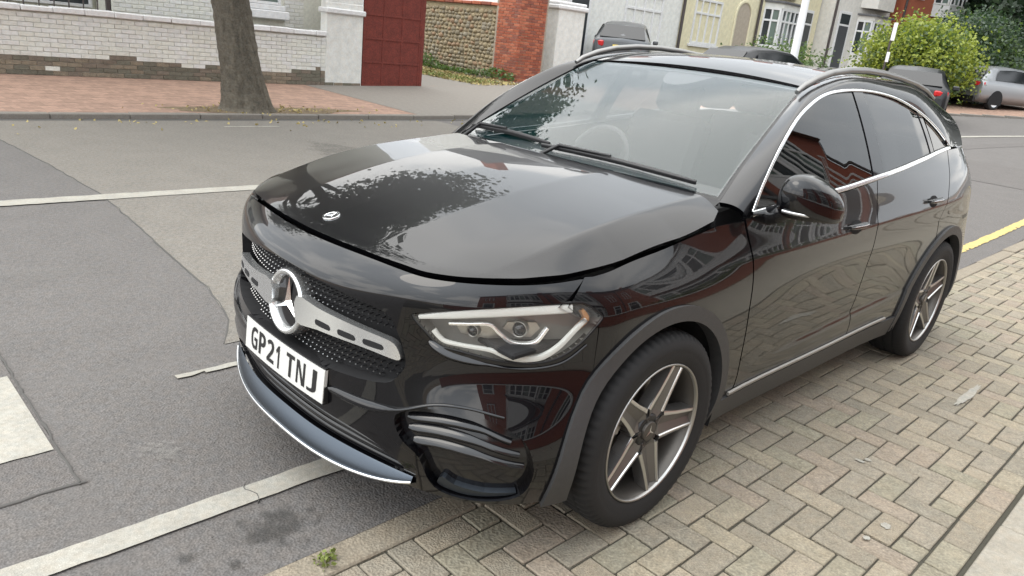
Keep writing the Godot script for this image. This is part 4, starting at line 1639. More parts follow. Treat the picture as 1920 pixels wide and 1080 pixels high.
func cabin(car: Node3D) -> void:
	# window opening, seen from the side
	var top := window_top()
	var win := top.duplicate()
	for i in 21:
		var z := lerpf(-2.62, -0.52, i / 20.0)
		win.push_back(Vector2(z, belt(z) + 0.010))
	var strips := [[-0.40, -1.545], [-1.66, -2.335], [-2.39, -2.8]]
	var names := ["front_side_window", "rear_side_window", "quarter_window"]
	for s in [1.0, -1.0]:
		for k in 3:
			var cutter := PackedVector2Array([Vector2(strips[k][0], 0.9), Vector2(strips[k][0], 1.6), Vector2(strips[k][1], 1.6), Vector2(strips[k][1], 0.9)])
			if k == 1:
				cutter = PackedVector2Array([Vector2(-1.66, 0.9), Vector2(-1.655, 1.6), Vector2(-2.30, 1.6), Vector2(-2.36, 0.9)])
			var cut := Geometry2D.intersect_polygons(win, cutter)
			if cut.is_empty():
				continue
			var mb := MB.new()
			panel(mb, side_s, grow(cut[0], -0.004), [], -0.004, 0.006, s)
			obj(names[k], mb, M.tint, car)
		# pillars between the windows
		for q: Array in [[-1.545, -1.66, -1.545, -1.655], [-2.335, -2.39, -2.30, -2.345]]:
			var cutter := PackedVector2Array([Vector2(q[0], 0.9), Vector2(q[2], 1.6), Vector2(q[3], 1.6), Vector2(q[1], 0.9)])
			var cut := Geometry2D.intersect_polygons(win, cutter)
			var mb := MB.new()
			panel(mb, side_s, cut[0], [], 0.0, 0.02, s)
			obj("door_pillar", mb, M.pillar, car)
		# bright strip all round the side windows
		var mb2 := MB.new()
		var up := side_points(top, 0.004, s)
		ribbon(mb2, up[0], up[1], [0.0065], 0.006)
		obj("window_strip", mb2, M.chrome, car)
		mb2 = MB.new()
		var low_pts := PackedVector2Array()
		for i in 25:
			var z := lerpf(-0.495, -2.63, i / 24.0)
			low_pts.push_back(Vector2(z, belt(z) + 0.006))
		var lowp := side_points(low_pts, 0.004, s)
		ribbon(mb2, lowp[0], lowp[1], [0.011], 0.009)
		obj("window_strip", mb2, M.chrome, car)
		# painted pillar and roof edge
		mb2 = MB.new()
		panel(mb2, frame_s, PackedVector2Array([Vector2(0.0, 0.03), Vector2(11.0, 0.03), Vector2(11.0, 1.0), Vector2(0.0, 1.0)]), [], 0.0, 0.02, s)
		obj("roof_pillar", mb2, M.paint, car)
		# small black corner in front of the mirror
		mb2 = MB.new()
		prism(mb2, PackedVector2Array([Vector2(-0.43, 1.012), Vector2(-0.33, 1.02), Vector2(-0.42, 1.075), Vector2(-0.49, 1.15), Vector2(-0.475, 1.03)]), Vector3(0.815 * s, 0, 0), Vector3(-0.10 * s, 0, 1).normalized(), Vector3(-0.25 * s, 1, 0).normalized(), Vector3(0.012 * s, 0, 0), 0.004)
		obj("mirror_corner", mb2, M.black_plastic, car)
		# roof rail
		mb2 = MB.new()
		var rail := PackedVector3Array()
		for q: Vector3 in [Vector3(0.612, 1.468, -1.09), Vector3(0.612, 1.494, -1.14), Vector3(0.610, 1.528, -1.25), Vector3(0.607, 1.557, -1.39), Vector3(0.604, 1.576, -1.57), Vector3(0.602, 1.583, -1.78), Vector3(0.600, 1.580, -2.0), Vector3(0.597, 1.566, -2.25), Vector3(0.592, 1.546, -2.5), Vector3(0.585, 1.515, -2.72), Vector3(0.575, 1.475, -2.90)]:
			rail.push_back(q * Vector3(s, 1, 1))
		tube(mb2, rail, [0.010, 0.013, 0.015, 0.015, 0.015, 0.015, 0.015, 0.015, 0.015, 0.013, 0.010], 12)
		obj("roof_rail", mb2, M.rail, car)
	# roof, windscreen, tailgate glass
	var mb := MB.new()
	panel(mb, roof_s, PackedVector2Array([Vector2(-0.995, 4.03), Vector2(0.995, 4.03), Vector2(0.995, 10.97), Vector2(-0.995, 10.97)]), [], 0.0, 0.02)
	obj("roof", mb, M.paint, car)
	mb = MB.new()
	var sp := []
	for i in 21:
		var a := (-1.0 + i / 10.0) * 0.84
		var e := roof_s.at(a, 11.0)
		sp.append([e, e + Vector3(0, -0.045 - 0.02 * a * a, -0.14 + 0.08 * a * a), e + Vector3(0, -0.075, -0.11 + 0.06 * a * a), e + Vector3(0, -0.05, 0.0)])
	for i in 20:
		for k in 3:
			mb.flat(sp[i][k], sp[i + 1][k], sp[i + 1][k + 1], sp[i][k + 1], Vector3.UP if k == 0 else Vector3(0, -0.4, -1))
	obj("roof_spoiler", mb, M.paint, car)
	mb = MB.new()
	for i in 20:
		var a0 := -1.0 + i / 10.0
		var a1 := a0 + 0.1
		var lo0 := Vector3(a0 * 0.70, 1.215, -3.31 + 0.20 * a0 * a0)
		var lo1 := Vector3(a1 * 0.70, 1.215, -3.31 + 0.20 * a1 * a1)
		mb.flat(roof_s.at(a0, 11.0) + Vector3(0, -0.03, 0), roof_s.at(a1, 11.0) + Vector3(0, -0.03, 0), lo1, lo0, Vector3(0, 0.4, -1))
	obj("rear_window", mb, M.car_glass, car)
	mb = MB.new()
	var frame := PackedVector2Array([Vector2(-0.985, 0.03), Vector2(0.985, 0.03), Vector2(0.985, 0.97), Vector2(-0.985, 0.97)])
	panel(mb, screen_s, frame, [], 0.0, 0.006)
	var ws := obj("windscreen", mb, M.windscreen, car)
	mb = MB.new()
	panel(mb, screen_s, frame, [], -0.006, 0.0)
	obj("inner_glass", mb, M.inner_glass, ws)
	mb = MB.new()
	panel(mb, screen_s, PackedVector2Array([Vector2(-1, 0.0), Vector2(1, 0.0), Vector2(1, 1), Vector2(-1, 1)]), [grow(frame, -0.012)], -0.009, 0.01)
	obj("windscreen_surround", mb, M.gloss_black, ws)
	mb = MB.new()
	var pad := smooth_line(PackedVector2Array([Vector2(-0.20, 0.99), Vector2(0.20, 0.99), Vector2(0.15, 0.87), Vector2(0.06, 0.81), Vector2(-0.06, 0.81), Vector2(-0.15, 0.87)]), true, 4)
	panel(mb, screen_s, pad, [], -0.014, 0.03)
	obj("sensor_housing", mb, M.black_plastic, ws)
	# wipers lying along the foot of the glass
	for q: Array in [[-0.94, 0.075, -0.10, 0.075], [-0.14, 0.055, 0.86, 0.055]]:
		mb = MB.new()
		var pts := PackedVector3Array()
		var ups := PackedVector3Array()
		for i in 15:
			var t := i / 14.0
			var a := lerpf(q[0], q[2], t)
			var b: float = q[1] + 0.015 * sin(PI * t)
			pts.push_back(screen_s.at(a, b) + screen_s.nrm(a, b) * 0.020)
			ups.push_back(screen_s.nrm(a, b))
		ribbon(mb, pts, ups, [0.004, 0.005, 0.006, 0.007, 0.008, 0.008, 0.008, 0.008, 0.008, 0.008, 0.008, 0.007, 0.006, 0.005, 0.004], 0.008, false, 0.010)
		var wp := obj("wiper", mb, M.black_plastic, car)
		mb = MB.new()
		var foot := screen_s.at(q[0] + 0.02, 0.0) + Vector3(0, -0.005, 0.02)
		tube(mb, PackedVector3Array([foot, pts[2] + ups[2] * 0.016, pts[7] + ups[7] * 0.016]), [0.011, 0.007, 0.005], 8)
		obj("wiper_arm", mb, M.black_plastic, wp)
	# inside: dashboard, wheel on the right-hand side, seats
	mb = MB.new()
	var dpts := [Vector2(-0.44, 1.045), Vector2(-0.60, 1.065), Vector2(-0.86, 1.05), Vector2(-0.98, 0.98), Vector2(-0.95, 0.75), Vector2(-0.44, 0.75)]
	prism(mb, PackedVector2Array(dpts), Vector3(-0.72, 0, 0), Vector3(0, 0, 1), Vector3(0, 1, 0), Vector3(1.44, 0, 0), 0.01)
	obj("dashboard", mb, M.dash, car)
	mb = MB.new()
	var ring := PackedVector3Array()
	for k in 33:
		var a := TAU * k / 32
		ring.push_back(Vector3(-0.36 + 0.185 * cos(a), 1.0 + 0.185 * sin(a) * 0.92, -1.06 - 0.07 * sin(a)))
	tube(mb, ring, [0.014], 8)
	tube(mb, PackedVector3Array([Vector3(-0.54, 1.0, -1.06), Vector3(-0.36, 0.99, -1.03), Vector3(-0.18, 1.0, -1.06)]), [0.016, 0.05, 0.016], 8)
	obj("steering_wheel", mb, M.seat, car)
	for q: Array in [[0.37, -1.55], [-0.37, -1.55], [0.37, -2.42], [-0.37, -2.42]]:
		mb = MB.new()
		var bs := Basis(Vector3.RIGHT, deg_to_rad(-16.0))
		bevel_box(mb, Vector3(q[0], 0.62, q[1] + 0.22), Vector3(0.50, 0.16, 0.52), 0.05)
		bevel_box(mb, Vector3(q[0], 0.94, q[1] - 0.06), Vector3(0.50, 0.62, 0.14), 0.05, bs)
		var seat := obj("seat", mb, M.seat, car)
		mb = MB.new()
		bevel_box(mb, Vector3(q[0], 1.335, q[1] - 0.185), Vector3(0.27, 0.17, 0.10), 0.035, bs)
		obj("headrest", mb, M.seat, seat)
	mb = MB.new()
	panel(mb, roof_s, PackedVector2Array([Vector2(-0.98, 4.3), Vector2(0.98, 4.3), Vector2(0.98, 10.9), Vector2(-0.98, 10.9)]), [], -0.03, 0.0)
	box(mb, Vector3(-0.74, 0.40, -3.2), Vector3(0.74, 0.45, -0.6), 0.01)
	box(mb, Vector3(-0.72, 0.45, -3.15), Vector3(0.72, 1.12, -2.62), 0.05)
	obj("cabin_lining", mb, M.seat, car)


func wheel(car: Node3D, s: float, z: float, phase: float) -> void:
	var root := Node3D.new()
	root.name = "wheel"
	car.add_child(root, true)
	root.position = Vector3(0.7975 * s, 0.357, z)
	var ax := Vector3(s, 0, 0)
	var o := Vector3.ZERO
	var mb := MB.new()
	var tyre := [Vector2(-0.095, 0.235), Vector2(-0.108, 0.27), Vector2(-0.114, 0.31), Vector2(-0.108, 0.335), Vector2(-0.096, 0.349), Vector2(-0.080, 0.3555), Vector2(-0.056, 0.3575), Vector2(-0.0555, 0.350), Vector2(-0.046, 0.350), Vector2(-0.0455, 0.358), Vector2(-0.006, 0.3585), Vector2(-0.0055, 0.350), Vector2(0.0055, 0.350), Vector2(0.006, 0.3585), Vector2(0.0455, 0.358), Vector2(0.046, 0.350), Vector2(0.0555, 0.350), Vector2(0.056, 0.3575), Vector2(0.080, 0.3555), Vector2(0.096, 0.349), Vector2(0.108, 0.335), Vector2(0.113, 0.318), Vector2(0.1145, 0.305), Vector2(0.1125, 0.300), Vector2(0.1125, 0.290), Vector2(0.110, 0.272), Vector2(0.104, 0.256), Vector2(0.098, 0.248)]
	lathe(mb, tyre, o, ax, 216, {3: 0.005, 4: 0.010, 5: 0.010, 6: 0.009, 7: 0.004, 9: 0.008, 10: 0.008, 13: 0.008, 14: 0.008, 16: 0.004, 17: 0.009, 18: 0.010, 19: 0.010, 20: 0.005})
	obj("tyre", mb, M.rubber, root)
	mb = MB.new()
	lathe(mb, [Vector2(0.1005, 0.2525), Vector2(0.106, 0.2520), Vector2(0.107, 0.2475), Vector2(0.103, 0.2440), Vector2(0.096, 0.2420)], o, ax, 72)
	obj("rim_edge", mb, M.rim_lip, root)
	mb = MB.new()
	lathe(mb, [Vector2(0.097, 0.2425), Vector2(0.085, 0.236), Vector2(0.060, 0.228), Vector2(0.0, 0.222), Vector2(-0.09, 0.232)], o, ax, 72)
	obj("rim", mb, M.rim_grey, root)
	mb = MB.new()
	lathe(mb, [Vector2(-0.01, 0.06), Vector2(0.012, 0.06), Vector2(0.0122, 0.162), Vector2(-0.012, 0.162), Vector2(-0.0122, 0.06)], o, ax, 60)
	obj("brake_disc", mb, M.disc, root)
	mb = MB.new()
	var ca := deg_to_rad(58.0)
	bevel_box(mb, Vector3(0.018 * s, cos(ca) * 0.152, sin(ca) * 0.152), Vector3(0.075, 0.062, 0.15), 0.015, Basis(Vector3.RIGHT, ca))
	obj("brake_caliper", mb, M.disc, root)
	mb = MB.new()
	lathe(mb, [Vector2(-0.05, 0.225), Vector2(-0.055, 0.001)], o, ax, 40)
	lathe(mb, [Vector2(-0.05, 0.08), Vector2(0.03, 0.075), Vector2(0.034, 0.001)], o, ax, 30)
	obj("hub_carrier", mb, M.void, root)
	# five-pointed spoke star with machined edges
	var fy := Vector3(0, 1, 0)
	var fz := Vector3(0, 0, 1)
	for k in 5:
		var a := deg_to_rad(phase) + TAU * k / 5.0
		var d := fy * cos(a) + fz * sin(a)
		var e := fz * cos(a) - fy * sin(a)
		var p := func(r: float, t: float, x: float) -> Vector3: return d * r + e * t + ax * x
		mb = MB.new()
		# one arm: inner root, wide shoulders, narrowing to the rim; a dished face between two raised edges
		var rs := [0.030, 0.075, 0.105, 0.150, 0.200, 0.240]
		var hw := [0.022, 0.054, 0.050, 0.044, 0.040, 0.038]
		var xf := [0.078, 0.080, 0.083, 0.088, 0.093, 0.097]
		for i in 5:
			for sg in [1.0, -1.0]:
				var o0: Vector3 = p.call(rs[i], hw[i] * sg, xf[i])
				var o1: Vector3 = p.call(rs[i + 1], hw[i + 1] * sg, xf[i + 1])
				var b0: Vector3 = p.call(rs[i], hw[i] * sg * 1.06, xf[i] - 0.045)
				var b1: Vector3 = p.call(rs[i + 1], hw[i + 1] * sg * 1.12, xf[i + 1] - 0.045)
				mb.flat(o0, o1, b1, b0, e * sg)
				var m0: Vector3 = p.call(rs[i], (hw[i] - 0.011) * sg, xf[i] - 0.002)
				var m1: Vector3 = p.call(rs[i + 1], (hw[i + 1] - 0.011) * sg, xf[i + 1] - 0.002)
				var c0: Vector3 = p.call(rs[i], 0.0, xf[i] - 0.013)
				var c1_: Vector3 = p.call(rs[i + 1], 0.0, xf[i + 1] - 0.013)
				mb.flat(m0, m1, c1_, c0, ax - e * sg * 0.5)
		obj("spoke", mb, M.spoke, root)
		for sg in [1.0, -1.0]:
			mb = MB.new()
			var pts := PackedVector3Array()
			var ups := PackedVector3Array()
			for i in range(1, 6):
				pts.push_back(p.call(rs[i], (hw[i] - 0.0075) * sg, xf[i] - 0.002))
				ups.push_back((ax + e * sg * 0.25).normalized())
			ribbon(mb, pts, ups, [0.0090, 0.0080, 0.0070, 0.0066, 0.0066], 0.003, false, 0.008)
			obj("spoke_edge", mb, M.machined, root)
	mb = MB.new()
	lathe(mb, [Vector2(0.050, 0.062), Vector2(0.074, 0.060), Vector2(0.078, 0.050), Vector2(0.076, 0.036)], o, ax, 40)
	obj("hub", mb, M.rim_dark, root)
	for k in 5:
		var a := deg_to_rad(phase) + TAU * (k + 0.5) / 5.0
		mb = MB.new()
		lathe(mb, [Vector2(0.060, 0.009), Vector2(0.080, 0.009), Vector2(0.081, 0.007), Vector2(0.078, 0.006), Vector2(0.077, 0.0005)], (fy * cos(a) + fz * sin(a)) * 0.050, ax, 12)
		obj("wheel_bolt", mb, M.rim_grey, root)
	mb = MB.new()
	lathe(mb, [Vector2(0.070, 0.036), Vector2(0.084, 0.035), Vector2(0.087, 0.031), Vector2(0.0875, 0.001)], o, ax, 36)
	obj("hub_cap", mb, M.rim_grey, root)
	mb = MB.new()
	star(mb, ax * 0.0872, ax, fy, 0.026, 0.002)
	obj("cap_star", mb, M.machined, root)


# ---------------------------------------------------------------- the street
func rise(z: float) -> float:
	var d := maxf(0.0, -6.0 - z)
	return 0.034 * (d - 1.5 * (1.0 - exp(-d / 1.5)))


func bend(z: float) -> float:
	var d := maxf(0.0, -10.0 - z)
	return 0.0135 * d * d if d < 30.0 else 0.0135 * 900.0 + 0.81 * (d - 30.0)


# A strip of ground from x0 to x1 that follows the street.
func strip(mb: MB, x0: float, x1: float, z0: float, z1: float, lift: float, nx := 1, step := 1.0) -> void:
	var n := maxi(1, int(absf(z1 - z0) / step))
	for i in n:
		var za := lerpf(z0, z1, float(i) / n)
		var zb := lerpf(z0, z1, float(i + 1) / n)
		for k in nx:
			var xa := lerpf(x0, x1, float(k) / nx)
			var xb := lerpf(x0, x1, float(k + 1) / nx)
			var a := Vector3(xa + bend(za), rise(za) + lift, za)
			var b := Vector3(xb + bend(za), rise(za) + lift, za)
			var c := Vector3(xb + bend(zb), rise(zb) + lift, zb)
			var d := Vector3(xa + bend(zb), rise(zb) + lift, zb)
			var na := Vector3(0, 1, rise(za - 0.5) - rise(za + 0.5)).normalized()
			var nb := Vector3(0, 1, rise(zb - 0.5) - rise(zb + 0.5)).normalized()
			mb.quad(a, b, c, d, na, na, nb, nb)


# A worn painted line: edges wander, bits are missing.
func worn_line(mb: MB, x0: float, x1: float, z0: float, z1: float, lift: float, rng: RandomNumberGenerator, wear := 0.06, jag := 0.006) -> void:
	var n := maxi(2, int(absf(z1 - z0) / 0.06))
	var left := []
	var right := []
	for i in n + 1:
		left.append(x0 + rng.randf_range(-jag, jag))
		right.append(x1 + rng.randf_range(-jag, jag))
	var i := 0
	while i < n:
		var za := lerpf(z0, z1, float(i) / n)
		var zb := lerpf(z0, z1, float(i + 1) / n)
		var la: float = left[i]
		var lb: float = left[i + 1]
		var ra: float = right[i]
		var rb: float = right[i + 1]
		if rng.randf() < wear:
			var w := (x1 - x0) * rng.randf_range(0.1, 0.5)
			if rng.randf() < 0.5:
				lb += w
			else:
				rb -= w
		var y0 := rise(za) + lift
		var y1 := rise(zb) + lift
		mb.flat(Vector3(la + bend(za), y0, za), Vector3(ra + bend(za), y0, za), Vector3(rb + bend(zb), y1, zb), Vector3(lb + bend(zb), y1, zb), Vector3.UP)
		i += 1


func blob(mb: MB, cx: float, cz: float, rx: float, rz: float, lift: float, rng: RandomNumberGenerator) -> void:
	var n := 28 if rx > 0.011 else 9
	var f := []
	for k in n:
		f.append(rng.randf_range(0.75, 1.15))
	for k in n:
		var a := TAU * k / n
		var b := TAU * (k + 1) / n
		var p := Vector3(cx + cos(a) * rx * f[k], lift, cz + sin(a) * rz * f[k])
		var q := Vector3(cx + cos(b) * rx * f[(k + 1) % n], lift, cz + sin(b) * rz * f[(k + 1) % n])
		mb.tri(Vector3(cx, lift, cz), p, q, Vector3.UP, Vector3.UP, Vector3.UP)


func make_ground() -> void:
	var rng := RandomNumberGenerator.new()
	rng.seed = 5
	# wide ground under everything, to the horizon
	var mb := MB.new()
	mb.flat(Vector3(-600, -0.35, -600), Vector3(600, -0.35, -600), Vector3(600, -0.35, 400), Vector3(-600, -0.35, 400), Vector3.UP)
	struct("ground", mb, M.soil)
	# carriageway
	mb = MB.new()
	strip(mb, -8.42, 0.385, 30.0, 0.2, 0.0)
	strip(mb, -8.42, 0.385, 0.2, -70.0, 0.0)
	var road := struct("road", mb, M.asphalt)
	# the newer, darker surfacing beyond the seam, and the older pale one this side of it
	mb = MB.new()
	var seam := PackedVector2Array([Vector2(-8.42, 0.36), Vector2(-7.03, 0.31), Vector2(-5.6, 0.20), Vector2(-4.41, 0.14), Vector2(-3.2, 0.22), Vector2(-1.99, 0.30), Vector2(-1.48, 0.40), Vector2(-1.2, 0.55)])
	for i in seam.size() - 1:
		mb.flat(Vector3(seam[i].x, 0.0035, seam[i].y), Vector3(seam[i + 1].x, 0.0035, seam[i + 1].y), Vector3(seam[i + 1].x, 0.0035, -9.0), Vector3(seam[i].x, 0.0035, -9.0), Vector3.UP)
	struct("old_surfacing", mb, M.asphalt_pale, road)
	mb = MB.new()
	var sp := PackedVector3Array()
	var su := PackedVector3Array()
	for q in dense_line(seam, 0.12, false):
		sp.push_back(Vector3(q.x + rng.randf_range(-0.01, 0.01), 0.0, q.y + rng.randf_range(-0.01, 0.01)))
		su.push_back(Vector3.UP)
	var sw := []
	for i in sp.size():
		sw.append(rng.randf_range(0.002, 0.006))
	ribbon(mb, sp, su, sw, 0.0050)
	struct("road_seam", mb, M.tar, road)
	# trench repair with a thick white block painted on it
	mb = MB.new()
	mb.flat(Vector3(-1.62, 0.004, 1.41), Vector3(-0.375, 0.004, 1.415), Vector3(-0.375, 0.004, 4.5), Vector3(-1.62, 0.004, 4.5), Vector3.UP)
	struct("trench_repair", mb, M.asphalt_dark, road)
	mb = MB.new()
	for line: Array in [[-1.60, 1.405, -0.36, 1.412], [-0.372, 1.39, -0.384, 2.8]]:
		var a := PackedVector3Array()
		var u := PackedVector3Array()
		var w := []
		for i in 30:
			a.push_back(Vector3(lerpf(line[0], line[2], i / 29.0) + rng.randf_range(-0.004, 0.004), 0.0, lerpf(line[1], line[3], i / 29.0) + rng.randf_range(-0.005, 0.005)))
			u.push_back(Vector3.UP)
			w.append(rng.randf_range(0.003, 0.008))
		ribbon(mb, a, u, w, 0.0062)
	struct("road_seam", mb, M.tar, road)
	mb = MB.new()
	worn_line(mb, -1.31, -0.625, 1.425, 3.4, 0.0085, rng, 0.05, 0.004)
	struct("road_block_marking", mb, M.road_paint, road)
	mb = MB.new()
	worn_line(mb, -0.052, 0.048, 3.2, -5.5, 0.0075, rng, 0.012, 0.0035)
	struct("bay_line", mb, M.road_paint, road)
	mb = MB.new()
	worn_line(mb, -0.985, -0.945, 0.87, -1.4, 0.0075, rng, 0.25, 0.006)
	struct("bay_line", mb, M.road_paint, road)
	mb = MB.new()
	worn_line(mb, -4.385, -4.215, 4.0, -24.0, 0.0085, rng, 0.03, 0.006)
	struct("centre_line", mb, M.road_paint, road)
	mb = MB.new()
	worn_line(mb, -7.78, -7.72, -2.35, -3.15, 0.0075, rng, 0.35, 0.01)
	struct("bay_line", mb, M.road_paint, road)
	mb = MB.new()
	worn_line(mb, 0.09, 0.19, -5.9, -40.0, 0.0075, rng, 0.05, 0.008)
	struct("yellow_line", mb, M.yellow_paint, road)
	# cross cracks in the near white line
	mb = MB.new()
	for zc: float in [0.985]:
		var a := PackedVector3Array()
		var u := PackedVector3Array()
		for i in 9:
			a.push_back(Vector3(lerpf(-0.06, 0.06, i / 8.0), 0.004, zc + 0.012 * sin(i * 0.9) + rng.randf_range(-0.004, 0.004)))
			u.push_back(Vector3.UP)
		ribbon(mb, a, u, [0.0016], 0.0048)
	struct("line_crack", mb, M.tar, road)
	# old stains, patches and a chalky scuff
	var marks := [[0.21, 1.00, 0.30, 0.34, false], [0.19, 1.28, 0.09, 0.08, false], [0.30, 1.18, 0.07, 0.06, false], [-0.9, 0.2, 0.5, 0.4, false], [-0.42, 1.13, 0.17, 0.24, true], [-0.30, 1.02, 0.11, 0.12, true], [-2.6, 1.0, 0.9, 0.6, true], [-5.9, -3.0, 1.6, 1.2, false], [-3.1, -1.8, 1.2, 0.9, false]]
	for k in marks.size():
		var q: Array = marks[k]
		var pm := PlaneMesh.new()
		pm.size = Vector2(q[2], q[3])
		var o := share("chalk_mark" if q[4] else "oil_stain", pm, stain_map(Color(0.20, 0.19, 0.175) if q[4] else Color(0.042, 0.040, 0.038), (0.7 if k < 5 else 0.22) if q[4] else (0.72 if k < 3 else 0.28), 200 + k * 3), road, Transform3D(Basis(Vector3.UP, k * 1.3), Vector3(q[0], 0.0060, q[1])))
		o.set_meta("kind", "structure")
	mb = MB.new()
	for q: Array in [[-3.2, 0.2, -14.2, -11.6], [-1.9, 0.2, -12.9, -12.2]]:
		strip(mb, q[0], q[1], q[2], q[3], 0.0045, 4)
	strip(mb, -3.4, -3.0, -11.0, -30.0, 0.0045)
	struct("trench_repair", mb, M.asphalt_dark, road)

	# near kerb stones, laid flush
	mb = MB.new()
	strip(mb, 0.385, 0.50, 20.0, -9.6, -0.02)
	var kerb := struct("near_kerb", mb, M.sand)
	var z := 4.05
	while z > -9.0:
		mb = MB.new()
		bevel_box(mb, Vector3(0, -0.05, 0), Vector3(0.116, 0.10, 0.909), 0.006, Basis(), 0.003, rng)
		var o := obj("kerb_stone", mb, M.kerb, kerb)
		o.position = Vector3(0.442 + rng.randf_range(-0.003, 0.003), 0.003 + rise(z - 0.45), z - 0.455)
		z -= 0.914
	# block paving: herringbone between the kerb and an edge course
	mb = MB.new()
	strip(mb, 0.50, 1.76, 20.0, -9.6, -0.009)
	var paving := struct("block_paving", mb, M.sand)
	var pitch := 0.1030
	var x_start := 0.503
	var shapes := {}
	for kind in 3:
		shapes[kind] = []
		for v in 4:
			mb = MB.new()
			var size: Vector3 = [Vector3(pitch * 2 - 0.0075, 0.06, pitch - 0.0075), Vector3(pitch - 0.0075, 0.06, pitch * 2 - 0.0075), Vector3(pitch - 0.0075, 0.06, pitch - 0.0075)][kind]
			bevel_box(mb, Vector3(0, -0.03, 0), size, 0.0035, Basis(), 0.0014, rng)
			shapes[kind].append(mb.mesh())
	var laid := []
	for j in range(-28, 100):
		for i in 11:
			var c := posmod(i - j, 4)
			var kind := -1
			var at := Vector2(i, j)
			if c == 0:
				kind = 0 if i < 10 else 2
				at += Vector2(1.0, 0.5) if i < 10 else Vector2(0.5, 0.5)
			elif c == 1 and i == 0:
				kind = 2
				at += Vector2(0.5, 0.5)
			elif c == 3:
				kind = 1
				at += Vector2(0.5, 1.0)
			if kind >= 0:
				laid.append([kind, Vector3(x_start + at.x * pitch, 0, 1.2 - at.y * pitch)])
	for j in range(-16, 54):
		laid.append([3, Vector3(x_start + 11.0 * pitch + 0.055, 0, 1.27 - j * 0.2035)])
	shapes[3] = []
	for v in 4:
		mb = MB.new()
		bevel_box(mb, Vector3(0, -0.03, 0), Vector3(0.0985, 0.06, 0.1975), 0.0035, Basis(), 0.0014, rng)
		shapes[3].append(mb.mesh())
	var eye := Vector3(2.07, 1.57, 1.97)
	for q: Array in laid:
		var p: Vector3 = q[1]
		var d := p - eye
		var hidden := (p.x < 0.80 and p.z < 0.25 and p.z > -3.4) or (p.z > 1.0 and p.x > 0.9)
		q.append(d.length() + (100.0 if hidden else 0.0))
	laid.sort_custom(func(a, b): return a[2] < b[2])
	var rest := {}
	for n in laid.size():
		var q: Array = laid[n]
		var p: Vector3 = q[1]
		p.y = rise(p.z) + rng.randf_range(-0.0032, 0.0020)
		var tilt := Basis(Vector3(1, 0, 0), rng.randf_range(-0.008, 0.008)) * Basis(Vector3(0, 0, 1), rng.randf_range(-0.01, 0.01)) * Basis(Vector3.UP, rng.randf_range(-0.008, 0.008))
		var shape: Mesh = shapes[q[0]][rng.randi() % 4]
		var mat: Material = M.blocks[rng.randi() % M.blocks.size()]
		if n < 298:
			share("paving_block", shape, mat, paving, Transform3D(tilt, p))
		else:
			var key := [shape, mat]
			if not rest.has(key):
				rest[key] = []
			rest[key].append(Transform3D(tilt, p))
	for key: Array in rest:
		stuff_copies("paving_block_mass", key[0], key[1], rest[key], paving)
	# small marks on the paving: white dropped paint and droppings
	mb = MB.new()
	for q: Array in [[1.30, -2.42, 0.022, 0.22], [1.475, -0.76, 0.018, 0.022], [1.46, -0.62, 0.012, 0.014], [1.22, -1.16, 0.02, 0.012], [1.24, -1.20, 0.015, 0.012]]:
		blob(mb, q[0], q[1], q[2], q[3], 0.0055, rng)
	struct("paint_splash", mb, M.road_paint, paving)
	# a tuft of weed by the kerb
	mb = MB.new()
	for k in 60:
		var c := Vector3(0.445 + rng.randfn(0, 0.018), 0.0, 0.965 + rng.randfn(0, 0.018))
		leaf(mb, c + Vector3(0, rng.randf_range(0.004, 0.03), 0), 0.018, rng)
	tag(obj("weed", mb, M.grass), "small green weed tuft in the kerb joint at the bottom edge", "weed")
	# concrete flags beyond the edge course
	mb = MB.new()
	strip(mb, 1.75, 3.9, 20.0, -9.6, -0.02)
	var flags := struct("near_footway", mb, M.sand)
	for row in 3:
		for k in 20:
			mb = MB.new()
			bevel_box(mb, Vector3(0, -0.03, 0), Vector3(0.70, 0.06, 0.894), 0.004, Basis(), 0.002, rng)
			var o := obj("paving_flag", mb, M.flag, flags)
			var zz := 4.95 + (0.45 if row == 1 else 0.0) - k * 0.9 - 0.4 + 0.13
			o.position = Vector3(2.108 + row * 0.708, rise(zz) + rng.randf_range(-0.001, 0.002), zz)
	mb = MB.new()
	strip(mb, 0.385, 6.0, -9.6, -70.0, 0.0)
	struct("near_footway", mb, M.kerb)

	# dark-coloured strip in the gutter, and scattered leaves under the far kerb
	mb = MB.new()
	strip(mb, -8.42, -8.28, 8.0, -20.0, 0.0042)
	struct("gutter", mb, M.tar, road)
	mb = MB.new()
	for k in 70:
		leaf(mb, Vector3(-8.35 + absf(rng.randfn(0, 0.35)), 0.012, rng.randf_range(1.0, -7.0)), 0.055, rng)
	var lf := obj("fallen_leaves", mb, M.dry_grass)
	lf.set_meta("kind", "stuff")
	tag(lf, "few yellow fallen leaves in the gutter along the far kerb", "leaves")

	# far kerb, red block footway, forecourts
	mb = MB.new()
	strip(mb, -8.56, -8.42, 20.0, -70.0, -0.06)
	var fk := struct("far_kerb", mb, M.sand)
	var zk := 5.0
	while zk > -30.0:
		mb = MB.new()
		bevel_box(mb, Vector3(0, -0.04, 0), Vector3(0.135, 0.22, 0.908), 0.012, Basis(), 0.004, rng)
		var o := obj("kerb_stone", mb, M.kerb_far, fk)
		o.position = Vector3(-8.487 + bend(zk - 0.45), 0.072 - 0.07 + rise(zk - 0.45), zk - 0.455)
		o.rotation.y = atan((bend(zk - 0.9) - bend(zk)) / -0.91)
		zk -= 0.915
	mb = MB.new()
